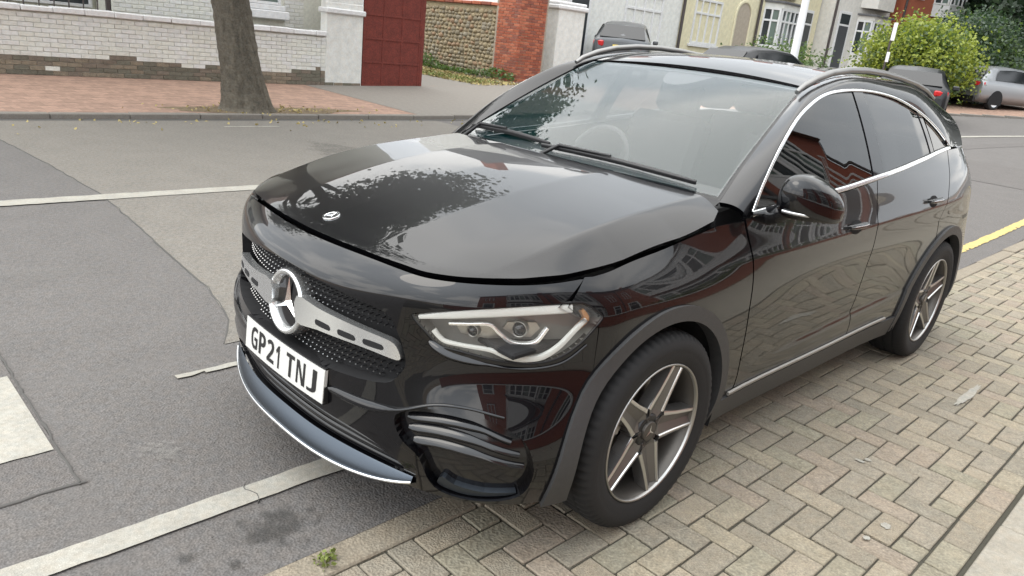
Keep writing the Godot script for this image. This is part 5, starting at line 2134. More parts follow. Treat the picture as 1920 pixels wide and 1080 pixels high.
	for i in 88:
		var za := 20.0 - i
		var zb := za - 1.0
		var q := [Vector3(-12.62 + bend(za), rise(za) + 0.10, za), Vector3(-8.55 + bend(za), rise(za) + 0.055, za), Vector3(-8.55 + bend(zb), rise(zb) + 0.055, zb), Vector3(-12.62 + bend(zb), rise(zb) + 0.10, zb)]
		mb.flat(q[0], q[1], q[2], q[3], Vector3.UP)
	struct("far_footway", mb, M.red_paving)
	mb = MB.new()
	strip(mb, -30.0, -12.6, -7.7, -70.0, 0.10, 3)
	struct("forecourt", mb, M.kerb_far)
	mb = MB.new()
	mb.flat(Vector3(-30, 0.05, 30), Vector3(-12.7, 0.05, 30), Vector3(-12.7, 0.05, -7.8), Vector3(-30, 0.05, -7.8), Vector3.UP)
	struct("front_garden", mb, M.soil)
	# tar patch where the drive meets the footway
	mb = MB.new()
	for i in 6:
		var za := -6.2 - i
		var zb := za - 1.0
		mb.flat(Vector3(-12.55 + bend(za), rise(za) + 0.104, za), Vector3(-8.6 + bend(za), rise(za) + 0.061, za), Vector3(-8.6 + bend(zb), rise(zb) + 0.061, zb), Vector3(-12.55 + bend(zb), rise(zb) + 0.104, zb), Vector3.UP)
	struct("drive_surfacing", mb, M.kerb_far)


func leaf(mb: MB, c: Vector3, size: float, rng: RandomNumberGenerator) -> void:
	var a := Vector3(rng.randfn(), rng.randfn() * 0.7, rng.randfn()).normalized()
	var b := a.cross(Vector3(rng.randfn(), rng.randfn(), rng.randfn())).normalized()
	var n := a.cross(b)
	if n.y < 0.0:
		n = -n
	var l := size * rng.randf_range(0.7, 1.3)
	var p := c - a * l * 0.5
	var q := c + a * l * 0.5
	var m := b * l * 0.32
	var k := c + n * l * 0.06
	mb.tri(p, k + m, q, n, n, n)
	mb.tri(p, q, k - m, n, n, n)


# Leaves spread in clumps through an egg-shaped volume.
func crown(mb: MB, at: Vector3, r: Vector3, clumps: int, per: int, size: float, rng: RandomNumberGenerator, spread := 0.22, shell_from := 0.35) -> void:
	for k in clumps:
		var d := Vector3(rng.randfn(), rng.randfn(), rng.randfn()).normalized() * pow(rng.randf_range(shell_from, 1.0), 0.6)
		var c := at + d * r
		var w := spread * rng.randf_range(0.6, 1.4)
		for i in per:
			leaf(mb, c + Vector3(rng.randfn(), rng.randfn() * 0.7, rng.randfn()) * w, size, rng)


func make_street_tree() -> void:
	var rng := RandomNumberGenerator.new()
	rng.seed = 17
	var t := thing("street_tree", "leaning grey street tree with rough bark on the far footway", "tree", Vector3(-8.93, 0.055, -3.22))
	# trunk: rings of uneven bark leaning away to the left
	var mb := MB.new()
	var seg := 72
	var rings := []
	var line := [[0.0, 0.40, 0.0, 0.0], [0.06, 0.36, 0.0, 0.0], [0.2, 0.325, 0.0, 0.02], [0.5, 0.285, 0.02, 0.07], [0.9, 0.262, 0.02, 0.14], [1.4, 0.248, 0.0, 0.20], [1.9, 0.24, -0.02, 0.27], [2.5, 0.225, -0.04, 0.36], [3.2, 0.205, -0.05, 0.45], [3.9, 0.18, -0.05, 0.52]]
	var fn := FastNoiseLite.new()
	fn.seed = 8
	fn.frequency = 2.2
	for i in 110:
		var y := 3.9 * pow(i / 109.0, 1.4)
		var r := linear1(line.map(func(q): return q[0]), line.map(func(q): return q[1]), y)
		var ox := linear1(line.map(func(q): return q[0]), line.map(func(q): return q[2]), y)
		var oz := linear1(line.map(func(q): return q[0]), line.map(func(q): return q[3]), y)
		var ring := []
		for k in seg:
			var a := TAU * k / seg
			var d := Vector3(cos(a), 0, sin(a))
			var bump := 0.022 * absf(fn.get_noise_3d(d.x * 2.4, y * 0.55, d.z * 2.4)) * 2.0 + 0.016 * fn.get_noise_3d(d.x * 6.0, y * 1.5, d.z * 6.0) + 0.012 * fn.get_noise_3d(d.x * 1.2, y * 2.6 + 9.0, d.z * 1.2)
			var root_ := 0.05 * maxf(0.0, 1.0 - y / 0.35) * (0.5 + 0.5 * sin(a * 5.0 + 0.6))
			ring.append(Vector3(ox, y, oz) + d * (r + bump + root_))
		rings.append(ring)
	for i in rings.size() - 1:
		for k in seg:
			var k1 := (k + 1) % seg
			var km := (k - 1 + seg) % seg
			var nrm := func(ii: int, kk: int) -> Vector3:
				var a: Vector3 = rings[ii][(kk + 1) % seg] - rings[ii][(kk - 1 + seg) % seg]
				var b: Vector3 = rings[mini(ii + 1, rings.size() - 1)][kk] - rings[maxi(ii - 1, 0)][kk]
				return b.cross(a).normalized()
			mb.quad(rings[i][k], rings[i][k1], rings[i + 1][k1], rings[i + 1][k], nrm.call(i, k), nrm.call(i, k1), nrm.call(i + 1, k1), nrm.call(i + 1, k))
	obj("trunk", mb, M.bark, t)
	var fork := Vector3(-0.05, 3.75, 0.50)
	for q: Array in [[Vector3(-1.2, 6.0, 1.7)], [Vector3(1.5, 6.2, 1.0)], [Vector3(0.2, 6.6, -0.2)], [Vector3(0.4, 6.3, 3.2)], [Vector3(0.0, 7.4, 1.4)], [Vector3(-0.8, 6.2, 0.0)], [Vector3(1.3, 5.2, 3.6)]]:
		var e: Vector3 = q[0]
		mb = MB.new()
		var mid := fork.lerp(e, 0.5) + Vector3(rng.randf_range(-0.2, 0.2), 0.25, rng.randf_range(-0.2, 0.2))
		tube(mb, PackedVector3Array([fork - Vector3(0, 0.2, 0), fork.lerp(mid, 0.5), mid, e]), [0.12, 0.10, 0.07, 0.03], 9)
		obj("limb", mb, M.bark, t)
	mb = MB.new()
	for e: Vector3 in [Vector3(-1.2, 6.3, 1.8), Vector3(1.7, 6.4, 1.2), Vector3(0.2, 6.9, 0.0), Vector3(0.5, 6.6, 3.2), Vector3(0.0, 7.8, 1.6), Vector3(-0.9, 6.4, 0.2), Vector3(2.0, 5.6, 2.4), Vector3(1.5, 5.5, 0.2), Vector3(1.4, 5.2, 3.8), Vector3(0.2, 5.4, 4.6), Vector3(2.4, 6.9, 2.6), Vector3(0.3, 6.4, -1.6), Vector3(1.4, 5.6, -1.4), Vector3(-0.6, 7.2, -0.9)]:
		crown(mb, e, Vector3(1.35, 1.0, 1.35), 56, 34, 0.16, rng, 0.22, 0.2)
	var cr := obj("crown", mb, M.leaf_street, t)
	cr.set_meta("kind", "stuff")
	# bare earth round its foot
	mb = MB.new()
	var n := 40
	for k in n:
		var f := func(j: int) -> Vector3:
			var a := TAU * (j % n) / n
			var w := 1.0 + 0.12 * sin(a * 3.0 + 1.0) + 0.08 * sin(a * 7.0)
			return Vector3(-8.97 + cos(a) * 0.40 * w, 0.060, -3.55 + sin(a) * 1.55 * w)
		mb.tri(Vector3(-8.95, 0.10, -3.4), f.call(k), f.call(k + 1), Vector3.UP, Vector3.UP, Vector3.UP)
	struct("tree_pit", mb, M.soil)
	mb = MB.new()
	for k in 180:
		var c := Vector3(-8.9 + rng.randfn(0, 0.22), 0.075, -3.6 + rng.randfn(0, 0.75))
		leaf(mb, c + Vector3(0, rng.randf_range(0.0, 0.03), 0), 0.05, rng)
	var g := obj("dry_grass", mb, M.dry_grass)
	g.set_meta("kind", "stuff")
	tag(g, "dry grass and fallen leaves in the earth round the leaning street tree", "grass")


# Bricks of one face of a wall laid in courses; those past the limit go into one mass.
func lay_bricks(parent: Node3D, at: Vector3, right: Vector3, n: Vector3, long: float, high: float, brick: Vector2, joint: float, pick: Callable, limit: int, rng: RandomNumberGenerator, rough := 0.002, proud := 0.008) -> void:
	var shapes := []
	for half in 2:
		for v in 3:
			var mb := MB.new()
			bevel_box(mb, Vector3.ZERO, Vector3((brick.x if half == 0 else brick.x * 0.5 - joint * 0.5) , brick.y, 0.03), 0.004, Basis(), rough, rng)
			shapes.append(mb.mesh())
	var rest := {}
	var count := 0
	var basis := Basis(right, Vector3.UP, n)
	var rows := int(high / (brick.y + joint))
	var cell := brick.x + joint
	for j in rows:
		var x := 0.0
		var first := j % 2 == 1
		while x < long - 0.02:
			var w := cell
			var half := 0
			if first or x + cell > long + 0.01:
				w = cell * 0.5
				half = 1
			first = false
			if x + w > long + 0.03:
				break
			var p := at + right * (x + (w - joint) * 0.5) + Vector3.UP * ((j + 0.5) * (brick.y + joint)) + n * (proud - 0.015 + rng.randf_range(-0.003, 0.003))
			var mesh: Mesh = shapes[half * 3 + rng.randi() % 3]
			var mat: Material = pick.call(x, j)
			var xf := Transform3D(basis, p)
			if count < limit:
				share("brick", mesh, mat, parent, xf)
				count += 1
			else:
				var key := [mesh, mat]
				if not rest.has(key):
					rest[key] = []
				rest[key].append(xf)
			x += w
	for key: Array in rest:
		stuff_copies("brick_mass", key[0], key[1], rest[key], parent)


func make_white_wall() -> void:
	var rng := RandomNumberGenerator.new()
	rng.seed = 23
	var wall := thing("garden_wall", "low cream painted brick wall with dark stained foot behind the leaning tree", "wall", Vector3(-12.6, 0.0, 0))
	var mb := MB.new()
	box(mb, Vector3(-0.23, 0.0, -6.70), Vector3(-0.012, 1.10, 6.0), 0.005)
	obj("wall_core", mb, M.white_joint, wall)
	var edge := FastNoiseLite.new()
	edge.seed = 4
	edge.frequency = 0.7
	var pick := func(x: float, j: int) -> Material:
		var h := j * 0.0755
		var line := 0.235 + 0.07 * edge.get_noise_1d(x)
		if h < line and rng.randf() < 0.985 or h < line + 0.07 and rng.randf() < 0.22:
			return M.dirty_brick[rng.randi() % 3]
		return M.white_brick[rng.randi() % 3]
	# visible stretch first
	lay_bricks(wall, Vector3(0, 0.10, 0.0), Vector3(0, 0, -1), Vector3(1, 0, 0), 6.70, 1.0, Vector2(0.2195, 0.0712), 0.0043, pick, 296, rng, 0.0025)
	lay_bricks(wall, Vector3(0, 0.10, 6.0), Vector3(0, 0, -1), Vector3(1, 0, 0), 6.0, 1.0, Vector2(0.2195, 0.0712), 0.0043, pick, 0, rng, 0.0025)
	var z := 6.0
	while z > -6.6:
		mb = MB.new()
		var l := minf(rng.randf_range(0.42, 0.52), z + 6.70)
		bevel_box(mb, Vector3(0, 0, 0), Vector3(0.33, rng.randf_range(0.085, 0.105), l - 0.006), 0.014, Basis(), 0.005, rng)
		var o := obj("coping_stone", mb, M.coping, wall)
		o.position = Vector3(-0.10 + rng.randf_range(-0.008, 0.008), 1.155 + rng.randf_range(-0.006, 0.006), z - l * 0.5)
		z -= l
	# taller end pier by the gate
	var pier := thing("wall_pier", "tall white rendered pier between low cream wall and red gate", "pier", Vector3(-12.6, 0.0, -7.16))
	mb = MB.new()
	bevel_box(mb, Vector3(-0.10, 0.93, 0), Vector3(0.24, 1.76, 0.92), 0.02, Basis(), 0.004, rng)
	obj("pier_shaft", mb, M.render_white, pier)
	mb = MB.new()
	bevel_box(mb, Vector3(-0.10, 1.635, 0.0), Vector3(0.36, 0.11, 0.98), 0.02, Basis(), 0.004, rng)
	obj("pier_coping", mb, M.coping, pier)
	mb = MB.new()
	bevel_box(mb, Vector3(-0.10, 2.1, 0.0), Vector3(0.22, 0.82, 0.90), 0.02, Basis(), 0.004, rng)
	obj("upper_pier", mb, M.render_white, pier)
	# the dirt-stained foot of the pier: a line of old bricks
	lay_bricks(pier, Vector3(0.022, 0.10, 0.46), Vector3(0, 0, -1), Vector3(1, 0, 0), 0.92, 0.09, Vector2(0.215, 0.066), 0.0095, func(_x, _j): return M.dirty_brick[rng.randi() % 3], 20, rng, 0.003, 0.008)
	# red gate
	var gate := thing("drive_gate", "tall dark red panelled timber gate beside the white pier", "gate", Vector3(-12.62, 0.10, -8.43))
	mb = MB.new()
	box(mb, Vector3(-0.05, 0.02, -0.78), Vector3(-0.015, 2.5, 0.78), 0.004)
	obj("gate_back", mb, M.gate, gate)
	for c in 3:
		for r in 5:
			mb = MB.new()
			bevel_box(mb, Vector3(-0.005, 0.29 + r * 0.505, 0.52 - c * 0.52), Vector3(0.022, 0.47, 0.485), 0.008)
			obj("gate_panel", mb, M.gate, gate)
	for r in 6:
		mb = MB.new()
		bevel_box(mb, Vector3(0.004, 0.035 + r * 0.505, 0.0), Vector3(0.03, 0.045, 1.56), 0.006)
		obj("gate_rail", mb, M.gate, gate)
	for c in 4:
		mb = MB.new()
		bevel_box(mb, Vector3(0.008, 1.27, 0.765 - c * 0.51), Vector3(0.02, 2.5, 0.055), 0.006)
		obj("gate_stile", mb, M.gate, gate)
	mb = MB.new()
	bevel_box(mb, Vector3(-0.02, 1.3, -0.83), Vector3(0.10, 2.6, 0.09), 0.01)
	obj("gate_post", mb, M.gate, gate)


func window(parent: Node3D, at: Vector3, right: Vector3, n: Vector3, w: float, h: float, cols: int, rows: Array, pane: Material, frame := 0.055) -> void:
	var basis := Basis(right, Vector3.UP, n)
	var mb := MB.new()
	for sx in [-1.0, 1.0]:
		bevel_box(mb, at + right * sx * (w - frame) * 0.5, Vector3(frame, h, 0.09), 0.006, basis)
	for y in [-1.0, 1.0]:
		bevel_box(mb, at + Vector3.UP * y * (h - frame) * 0.5, Vector3(w - frame * 2.0, frame, 0.085), 0.006, basis)
	for c in range(1, cols):
		bevel_box(mb, at + right * (w * (float(c) / cols - 0.5)), Vector3(frame * 0.9, h - frame * 2.0, 0.075), 0.006, basis)
	for r: float in rows:
		bevel_box(mb, at + Vector3.UP * h * (r - 0.5), Vector3(w - frame * 2.0, frame * 0.95, 0.07), 0.006, basis)
	var o := obj("window", mb, M.white_wood, parent)
	for c in cols:
		mb = MB.new()
		bevel_box(mb, at + right * (w * ((c + 0.5) / cols - 0.5)) - n * 0.02, Vector3(w / cols - 0.01, h - frame, 0.012), 0.002, basis)
		obj("pane", mb, pane if c != 1 or pane == M.pane_curtain else M.pane_curtain, o)


# A terraced house front: z is the middle, wide along the street, facing +x (or -x when side is -1).
func house(label: String, x: float, z: float, wide: float, ground: float, wall: Material, roof: Material, bay: bool, arch: bool, bay_wall: Material, turn: float, group: String, storeys := 2, door_left := true, win := 1.6) -> Node3D:
	var o := thing("terraced_house", label, "house", Vector3(x, ground, z), turn, group)
	var mb := MB.new()
	var high := 2.9 * storeys + 0.4
	box(mb, Vector3(-8.0, -0.5, -wide * 0.5), Vector3(0.0, high, wide * 0.5), 0.01)
	obj("wall", mb, wall, o)
	mb = MB.new()
	prism(mb, PackedVector2Array([Vector2(0.35, high - 0.05), Vector2(-4.0, high + 2.6), Vector2(-8.35, high - 0.05)]), Vector3(0, 0, -wide * 0.5 - 0.002), Vector3(1, 0, 0), Vector3(0, 1, 0), Vector3(0, 0, wide + 0.004))
	var rf := obj("roof", mb, roof, o)
	mb = MB.new()
	box(mb, Vector3(-4.5, high + 1.8, wide * 0.5 - 0.8), Vector3(-3.5, high + 3.6, wide * 0.5 - 0.1), 0.02)
	obj("chimney", mb, M.red_brick[0], rf)
	var d := -1.0 if door_left else 1.0
	var wz := d * -wide * 0.18
	for s in storeys:
		var y := 1.62 + s * 2.9
		if bay:
			# canted bay: front and two sides
			var bw := 1.7
			mb = MB.new()
			var plan := PackedVector2Array([Vector2(-0.05, wz - bw * 0.85), Vector2(0.62, wz - bw * 0.5), Vector2(0.62, wz + bw * 0.5), Vector2(-0.05, wz + bw * 0.85)])
			prism(mb, plan, Vector3(0, y - 1.62 if s == 0 else y - 1.45, 0), Vector3(1, 0, 0), Vector3(0, 0, 1), Vector3(0, 0.80 if s == 0 else 0.62, 0))
			obj("bay_wall", mb, bay_wall, o)
			mb = MB.new()
			prism(mb, plan, Vector3(0, y + 0.86, 0), Vector3(1, 0, 0), Vector3(0, 0, 1), Vector3(0, 0.22 if s == 0 else 0.5, 0))
			obj("bay_wall", mb, bay_wall, o)
			mb = MB.new()
			prism(mb, PackedVector2Array([Vector2(-0.05, wz - bw * 0.92), Vector2(0.72, wz - bw * 0.55), Vector2(0.72, wz + bw * 0.55), Vector2(-0.05, wz + bw * 0.92)]), Vector3(0, y + 1.08 if s == 0 else y + 1.36, 0), Vector3(1, 0, 0), Vector3(0, 0, 1), Vector3(0, 0.09, 0), 0.02)
			obj("bay_cornice", mb, M.slate if s == 0 else M.white_wood, o)
			window(o, Vector3(0.58, y + 0.02, wz), Vector3(0, 0, -1), Vector3(1, 0, 0), bw - 0.06, 1.68, 4, [0.68], M.pane, 0.085)
			for sg in [-1.0, 1.0]:
				var nn := Vector3(bw * 0.35, 0, sg * 0.67).normalized()
				window(o, Vector3(0.285, y + 0.02, wz + sg * bw * 0.675) - nn * 0.04, nn.cross(Vector3.UP) * -1.0, nn, 0.78, 1.68, 2, [0.68], M.pane, 0.085)
		else:
			mb = MB.new()
			box(mb, Vector3(-0.02, y - 0.99, wz - win * 0.5 - 0.12), Vector3(0.10, y - 0.88, wz + win * 0.5 + 0.12), 0.01)
			obj("sill", mb, M.coping, o)
			window(o, Vector3(0.012, y, wz), Vector3(0, 0, -1), Vector3(1, 0, 0), win, 1.75, 4, [0.68], M.pane_curtain if arch else M.pane, 0.09)
		if s == 1:
			window(o, Vector3(0.012, y, d * wide * 0.30), Vector3(0, 0, -1), Vector3(1, 0, 0), 0.9, 1.5, 2, [0.66], M.pane)
	# doorway
	var dz := d * wide * 0.30
	mb = MB.new()
	if arch:
		var op := PackedVector2Array([Vector2(-0.62, 0.0)])
		for k in 17:
			var a := PI - PI * k / 16.0
			op.push_back(Vector2(cos(a) * 0.62, 2.1 + sin(a) * 0.62))
		op.push_back(Vector2(0.62, 0.0))
		prism(mb, op, Vector3(0.0, 0.0, dz), Vector3(0, 0, -1), Vector3(0, 1, 0), Vector3(0.012, 0, 0))
		obj("porch_arch", mb, M.render_brown, o)
		mb = MB.new()
		var out2 := PackedVector3Array()
		var ups := PackedVector3Array()
		for q in op:
			out2.push_back(Vector3(0.01, q.y, dz - q.x * 1.06))
			ups.push_back(Vector3(1, 0, 0))
		ribbon(mb, out2, ups, [0.07], 0.05)
		obj("arch_moulding", mb, wall, o)
	else:
		box(mb, Vector3(-0.02, 0.0, dz - 0.58), Vector3(0.05, 2.75, dz + 0.58), 0.01)
		obj("door_frame", mb, M.white_wood, o)
		mb = MB.new()
		box(mb, Vector3(0.0, 0.04, dz - 0.44), Vector3(0.065, 2.05, dz + 0.44), 0.01)
		obj("door", mb, M.door_dark, o)
		mb = MB.new()
		box(mb, Vector3(0.0, 2.14, dz - 0.44), Vector3(0.06, 2.62, dz + 0.44), 0.008)
		obj("fanlight", mb, M.pane, o)
	mb = MB.new()
	tube(mb, PackedVector3Array([Vector3(0.09, 0.0, wide * 0.5 - 0.02), Vector3(0.09, high - 0.1, wide * 0.5 - 0.02)]), [0.06], 8)
	obj("drainpipe", mb, M.pipe, o)
	return o


func make_far_side() -> void:
	var rng := RandomNumberGenerator.new()
	rng.seed = 31
	# house behind the low wall, close to it, with a sill and a window
	var h := thing("corner_house", "cream brick house standing close behind the low painted wall", "house", Vector3(-13.35, 0.0, 0))
	var mb := MB.new()
	box(mb, Vector3(-8.0, 0.0, -7.66), Vector3(0.0, 5.4, -2.78), 0.01)
	box(mb, Vector3(-8.0, 0.0, 3.6), Vector3(-0.9, 5.4, -2.78), 0.01)
	obj("wall", mb, M.white_joint, h)
	lay_bricks(h, Vector3(0.004, 0.6, -2.79), Vector3(0, 0, -1), Vector3(1, 0, 0), 1.9, 1.5, Vector2(0.215, 0.066), 0.0095, func(_x, _j): return M.white_brick[rng.randi() % 3], 120, rng, 0.002, 0.008)
	lay_bricks(h, Vector3(0.004, 0.6, -6.16), Vector3(0, 0, -1), Vector3(1, 0, 0), 0.45, 1.5, Vector2(0.215, 0.066), 0.0095, func(_x, _j): return M.white_brick[rng.randi() % 3], 40, rng, 0.002, 0.008)
	mb = MB.new()
	prism(mb, PackedVector2Array([Vector2(0.35, 5.3), Vector2(-4.0, 7.4), Vector2(-8.35, 5.3)]), Vector3(0, 0, -7.75), Vector3(1, 0, 0), Vector3(0, 1, 0), Vector3(0, 0, 11.5))
	obj("roof", mb, M.roof_tile, h)
	mb = MB.new()
	bevel_box(mb, Vector3(0.08, 1.42, -5.55), Vector3(0.26, 0.17, 1.25), 0.02)
	obj("sill", mb, M.coping, h)
	mb = MB.new()
	bevel_box(mb, Vector3(0.06, 1.56, -5.55), Vector3(0.12, 0.10, 1.15), 0.01)
	obj("sill", mb, M.white_wood, h)
	window(h, Vector3(0.03, 2.44, -5.50), Vector3(0, 0, -1), Vector3(1, 0, 0), 1.1, 1.65, 2, [0.6], M.pane)
	window(h, Vector3(-0.86, 2.1, -1.6), Vector3(0, 0, -1), Vector3(1, 0, 0), 2.2, 1.8, 3, [0.6], M.pane)
	window(h, Vector3(-0.86, 2.1, 2.0), Vector3(0, 0, -1), Vector3(1, 0, 0), 2.2, 1.8, 3, [0.6], M.pane)
	mb = MB.new()
	box(mb, Vector3(-0.10, 0.1, -2.775), Vector3(-0.02, 1.9, -2.70), 0.01)
	obj("corner_pipe", mb, M.pipe, h)
	# railings on the wall at the left edge
	var rail := thing("railing", "short dark railing standing on the painted wall at the left edge", "railing", Vector3(-12.72, 1.2, -1.5))
	for k in 9:
		mb = MB.new()
		tube(mb, PackedVector3Array([Vector3(0, -0.02, 0.9 - k * 0.22), Vector3(0, 0.75, 0.9 - k * 0.22)]), [0.012], 6)
		obj("railing_bar", mb, M.pipe, rail)
	mb = MB.new()
	tube(mb, PackedVector3Array([Vector3(0, 0.72, 1.0), Vector3(0, 0.72, -0.95)]), [0.016], 6)
	obj("top_bar", mb, M.pipe, rail)

	# rubble wall running back from the street, with plants at its foot
	var rw := thing("rubble_wall", "tan rubble stone boundary wall with red tile coping behind the gate", "wall", Vector3(-13.4, 0.28, -13.2))
	mb = MB.new()
	box(mb, Vector3(-6.6, -0.3, -0.30), Vector3(0.0, 1.98, -0.03), 0.01)
	obj("wall_core", mb, M.lime, rw)
	var shapes := []
	for v in 8:
		mb = MB.new()
		lumpy(mb, Vector3(0.085, 0.06, 0.04) * rng.randf_range(0.85, 1.2), rng)
		shapes.append(mb.mesh())
	var rest := {}
	var count := 0
	for j in 17:
		var x := -0.02 - rng.randf_range(0.0, 0.1)
		while x > -6.5:
			var k := rng.randf_range(0.75, 1.3)
			var p := Vector3(x - 0.08 * k, 0.02 + j * 0.112 + rng.randf_range(-0.015, 0.015), -0.035)
			var xf := Transform3D(Basis(Vector3(0, 0, 1), rng.randf_range(-0.4, 0.4)).scaled(Vector3(k, k * rng.randf_range(0.8, 1.1), 1.0)), p)
			var mesh: Mesh = shapes[rng.randi() % 8]
			var mat: Material = M.flint[rng.randi() % M.flint.size()]
			if count < 290 and x > -4.6:
				share("stone", mesh, mat, rw, xf)
				count += 1
			else:
				var key := [mesh, mat]
				if not rest.has(key):
					rest[key] = []
				rest[key].append(xf)
			x -= 0.175 * k
	for key: Array in rest:
		stuff_copies("stone_mass", key[0], key[1], rest[key], rw)
	for k in 16:
		mb = MB.new()
		bevel_box(mb, Vector3(-0.2 - k * 0.42, 2.03, -0.15), Vector3(0.40, 0.09, 0.40), 0.015, Basis(), 0.006, rng)
		obj("coping_tile", mb, M.red_brick[k % 4], rw)
	mb = MB.new()
	for k in 900:
		var t := rng.randf()
		var c := Vector3(-13.3 - 5.0 * t, 0.0, -13.0 + rng.randfn(0, 0.09))
		var tall := 0.12 + 0.35 * maxf(0.0, sin(t * 9.0 + 0.5)) * (0.4 + 0.6 * t)
		leaf(mb, c + Vector3(0, 0.33 + rng.randf() * tall, 0), 0.10, rng)
	var w := obj("wall_weeds", mb, M.leaf[1])
	w.set_meta("kind", "stuff")
	tag(w, "dark green weeds along the foot of the rubble wall", "weeds")
	mb = MB.new()
	for k in 3200:
		var t := rng.randf()
		var c := Vector3(-12.7 - 5.5 * t, 0.26, -11.2 - 1.6 * rng.randf() - 0.2 * t)
		c.y = 0.09 + rise(c.z) + rng.randf_range(0.0, 0.05)
		leaf(mb, c, 0.07, rng)
	var gs := obj("verge_grass", mb, M.dry_grass)
	gs.set_meta("kind", "stuff")
	tag(gs, "strip of yellowed grass between the red gate and the rubble wall", "grass")
	mb = MB.new()
	for k in 1100:
		var c := Vector3(-13.0 - 4.0 * rng.randf(), 0.0, -11.3 - rng.randf() * 0.9)
		c.y = 0.10 + rise(c.z) + rng.randf_range(0.0, 0.06)
		leaf(mb, c, 0.06, rng)
	gs = obj("verge_grass", mb, M.grass)
	gs.set_meta("kind", "stuff")
	tag(gs, "patch of greener grass within the yellowed strip by the gate", "grass")

	# red brick pillar
	var pl := thing("brick_pillar", "red brick gate pillar at the end of the rubble wall", "pillar", Vector3(-13.4, 0.25, -13.66))
	mb = MB.new()
	box(mb, Vector3(-0.98, -0.3, -0.57), Vector3(-0.008, 3.2, 0.51), 0.005)
	obj("pillar_core", mb, M.mortar, pl)
	lay_bricks(pl, Vector3(0.002, 0.0, 0.51), Vector3(0, 0, -1), Vector3(1, 0, 0), 1.08, 2.7, Vector2(0.215, 0.066), 0.010, func(_x, _j): return M.red_brick[rng.randi() % 4], 190, rng, 0.003, 0.010)
	lay_bricks(pl, Vector3(-0.90, 0.0, 0.512), Vector3(1, 0, 0), Vector3(0, 0, 1), 0.9, 2.7, Vector2(0.215, 0.066), 0.010, func(_x, _j): return M.red_brick[rng.randi() % 4], 110, rng, 0.003, 0.010)
	# white rendered pillar behind it
	var wp := thing("rendered_pillar", "white roughcast gate pillar with moulded cap beside the red brick pillar", "pillar", Vector3(-13.6, 0.3, -15.35))
	mb = MB.new()
	bevel_box(mb, Vector3(-0.2, 0.95, 0), Vector3(0.62, 2.3, 1.16), 0.02, Basis(), 0.004, rng)
	obj("pillar_shaft", mb, M.render_white, wp)
	mb = MB.new()
	bevel_box(mb, Vector3(-0.2, 2.15, 0), Vector3(0.76, 0.13, 1.30), 0.03)
	bevel_box(mb, Vector3(-0.2, 2.26, 0), Vector3(0.66, 0.10, 1.20), 0.03)
	obj("pillar_cap", mb, M.coping, wp)

	# the terrace set back behind its forecourts
	var gr := "terraced houses on the far side"
	var defs := [
		["white rendered terraced house with flat windows behind the parked dark car", -16.0, -20.7, 7.6, M.render_white, M.slate, false, false, M.render_white, false, 2.3],
		["cream terraced house with rounded porch arch right of a wide flat window", -16.0, -27.45, 5.9, M.render_cream, M.slate, false, true, M.render_white, true, 2.0],
		["cream terraced house with white bay windows left of the lamp post", -16.0, -33.4, 6.0, M.render_cream, M.roof_tile, true, false, M.render_white, true, 2.0],
		["pale grey terraced house with grey bay cornice and dark front door", -15.0, -39.2, 5.6, M.render_grey, M.slate, true, false, M.render_grey, false, 2.0],
		["red brick terraced house with white trim half hidden by the yellow green bush", -13.6, -45.2, 6.0, M.red_brick[0], M.roof_tile, true, false, M.white_wood, false, 2.0],
		["far red brick terraced house beyond the yellow green bush", -11.0, -51.5, 6.0, M.red_brick[2], M.roof_tile, true, false, M.white_wood, true, 2.0]]
	for i in defs.size():
		var q: Array = defs[i]
		house(q[0], q[1], q[2], q[3], rise(q[2]) + 0.55, q[4], q[5], q[6], q[7], q[8], 0.0 if i < 3 else -0.10 * (i - 2), gr, 2, q[9], q[10])
	# white lamp post, belisha-like marker posts
	var post := thing("lamp_post", "tall plain white lamp post on the far kerb before the terrace", "lamp post", Vector3(-9.05, rise(-20.6) + 0.1, -20.6))
	mb = MB.new()
	tube(mb, PackedVector3Array([Vector3(0, -0.1, 0), Vector3(0, 1.2, 0), Vector3(0, 1.25, 0), Vector3(0, 6.5, 0)]), [0.16, 0.15, 0.12, 0.085], 16)
	obj("post", mb, M.post_white, post)
	mb = MB.new()
	tube(mb, PackedVector3Array([Vector3(0, 6.4, 0), Vector3(0.4, 6.8, 0), Vector3(1.2, 6.95, 0)]), [0.06, 0.05, 0.05], 10)
	obj("arm", mb, M.post_white, post)
	mb = MB.new()
	bevel_box(mb, Vector3(1.5, 6.96, 0), Vector3(0.75, 0.14, 0.26), 0.05)
	obj("lantern", mb, M.pipe, post)
	var sp := thing("sign_post", "slim post with a small white sign in front of the yellow green bush", "sign post", Vector3(-8.0, rise(-25.0) + 0.1, -25.0))
	mb = MB.new()
	tube(mb, PackedVector3Array([Vector3(0, -0.1, 0), Vector3(0, 2.5, 0)]), [0.035], 10)
	obj("post", mb, M.pipe, sp)
	mb = MB.new()
	bevel_box(mb, Vector3(0.06, 2.25, 0.04), Vector3(0.12, 0.56, 0.03), 0.01, Basis(Vector3.UP, 0.5))
	obj("sign_plate", mb, M.post_white, sp)
	mb = MB.new()
	bevel_box(mb, Vector3(0.05, 1.45, 0.04), Vector3(0.10, 0.32, 0.03), 0.01, Basis(Vector3.UP, 0.5))
	obj("sign_plate", mb, M.post_white, sp)


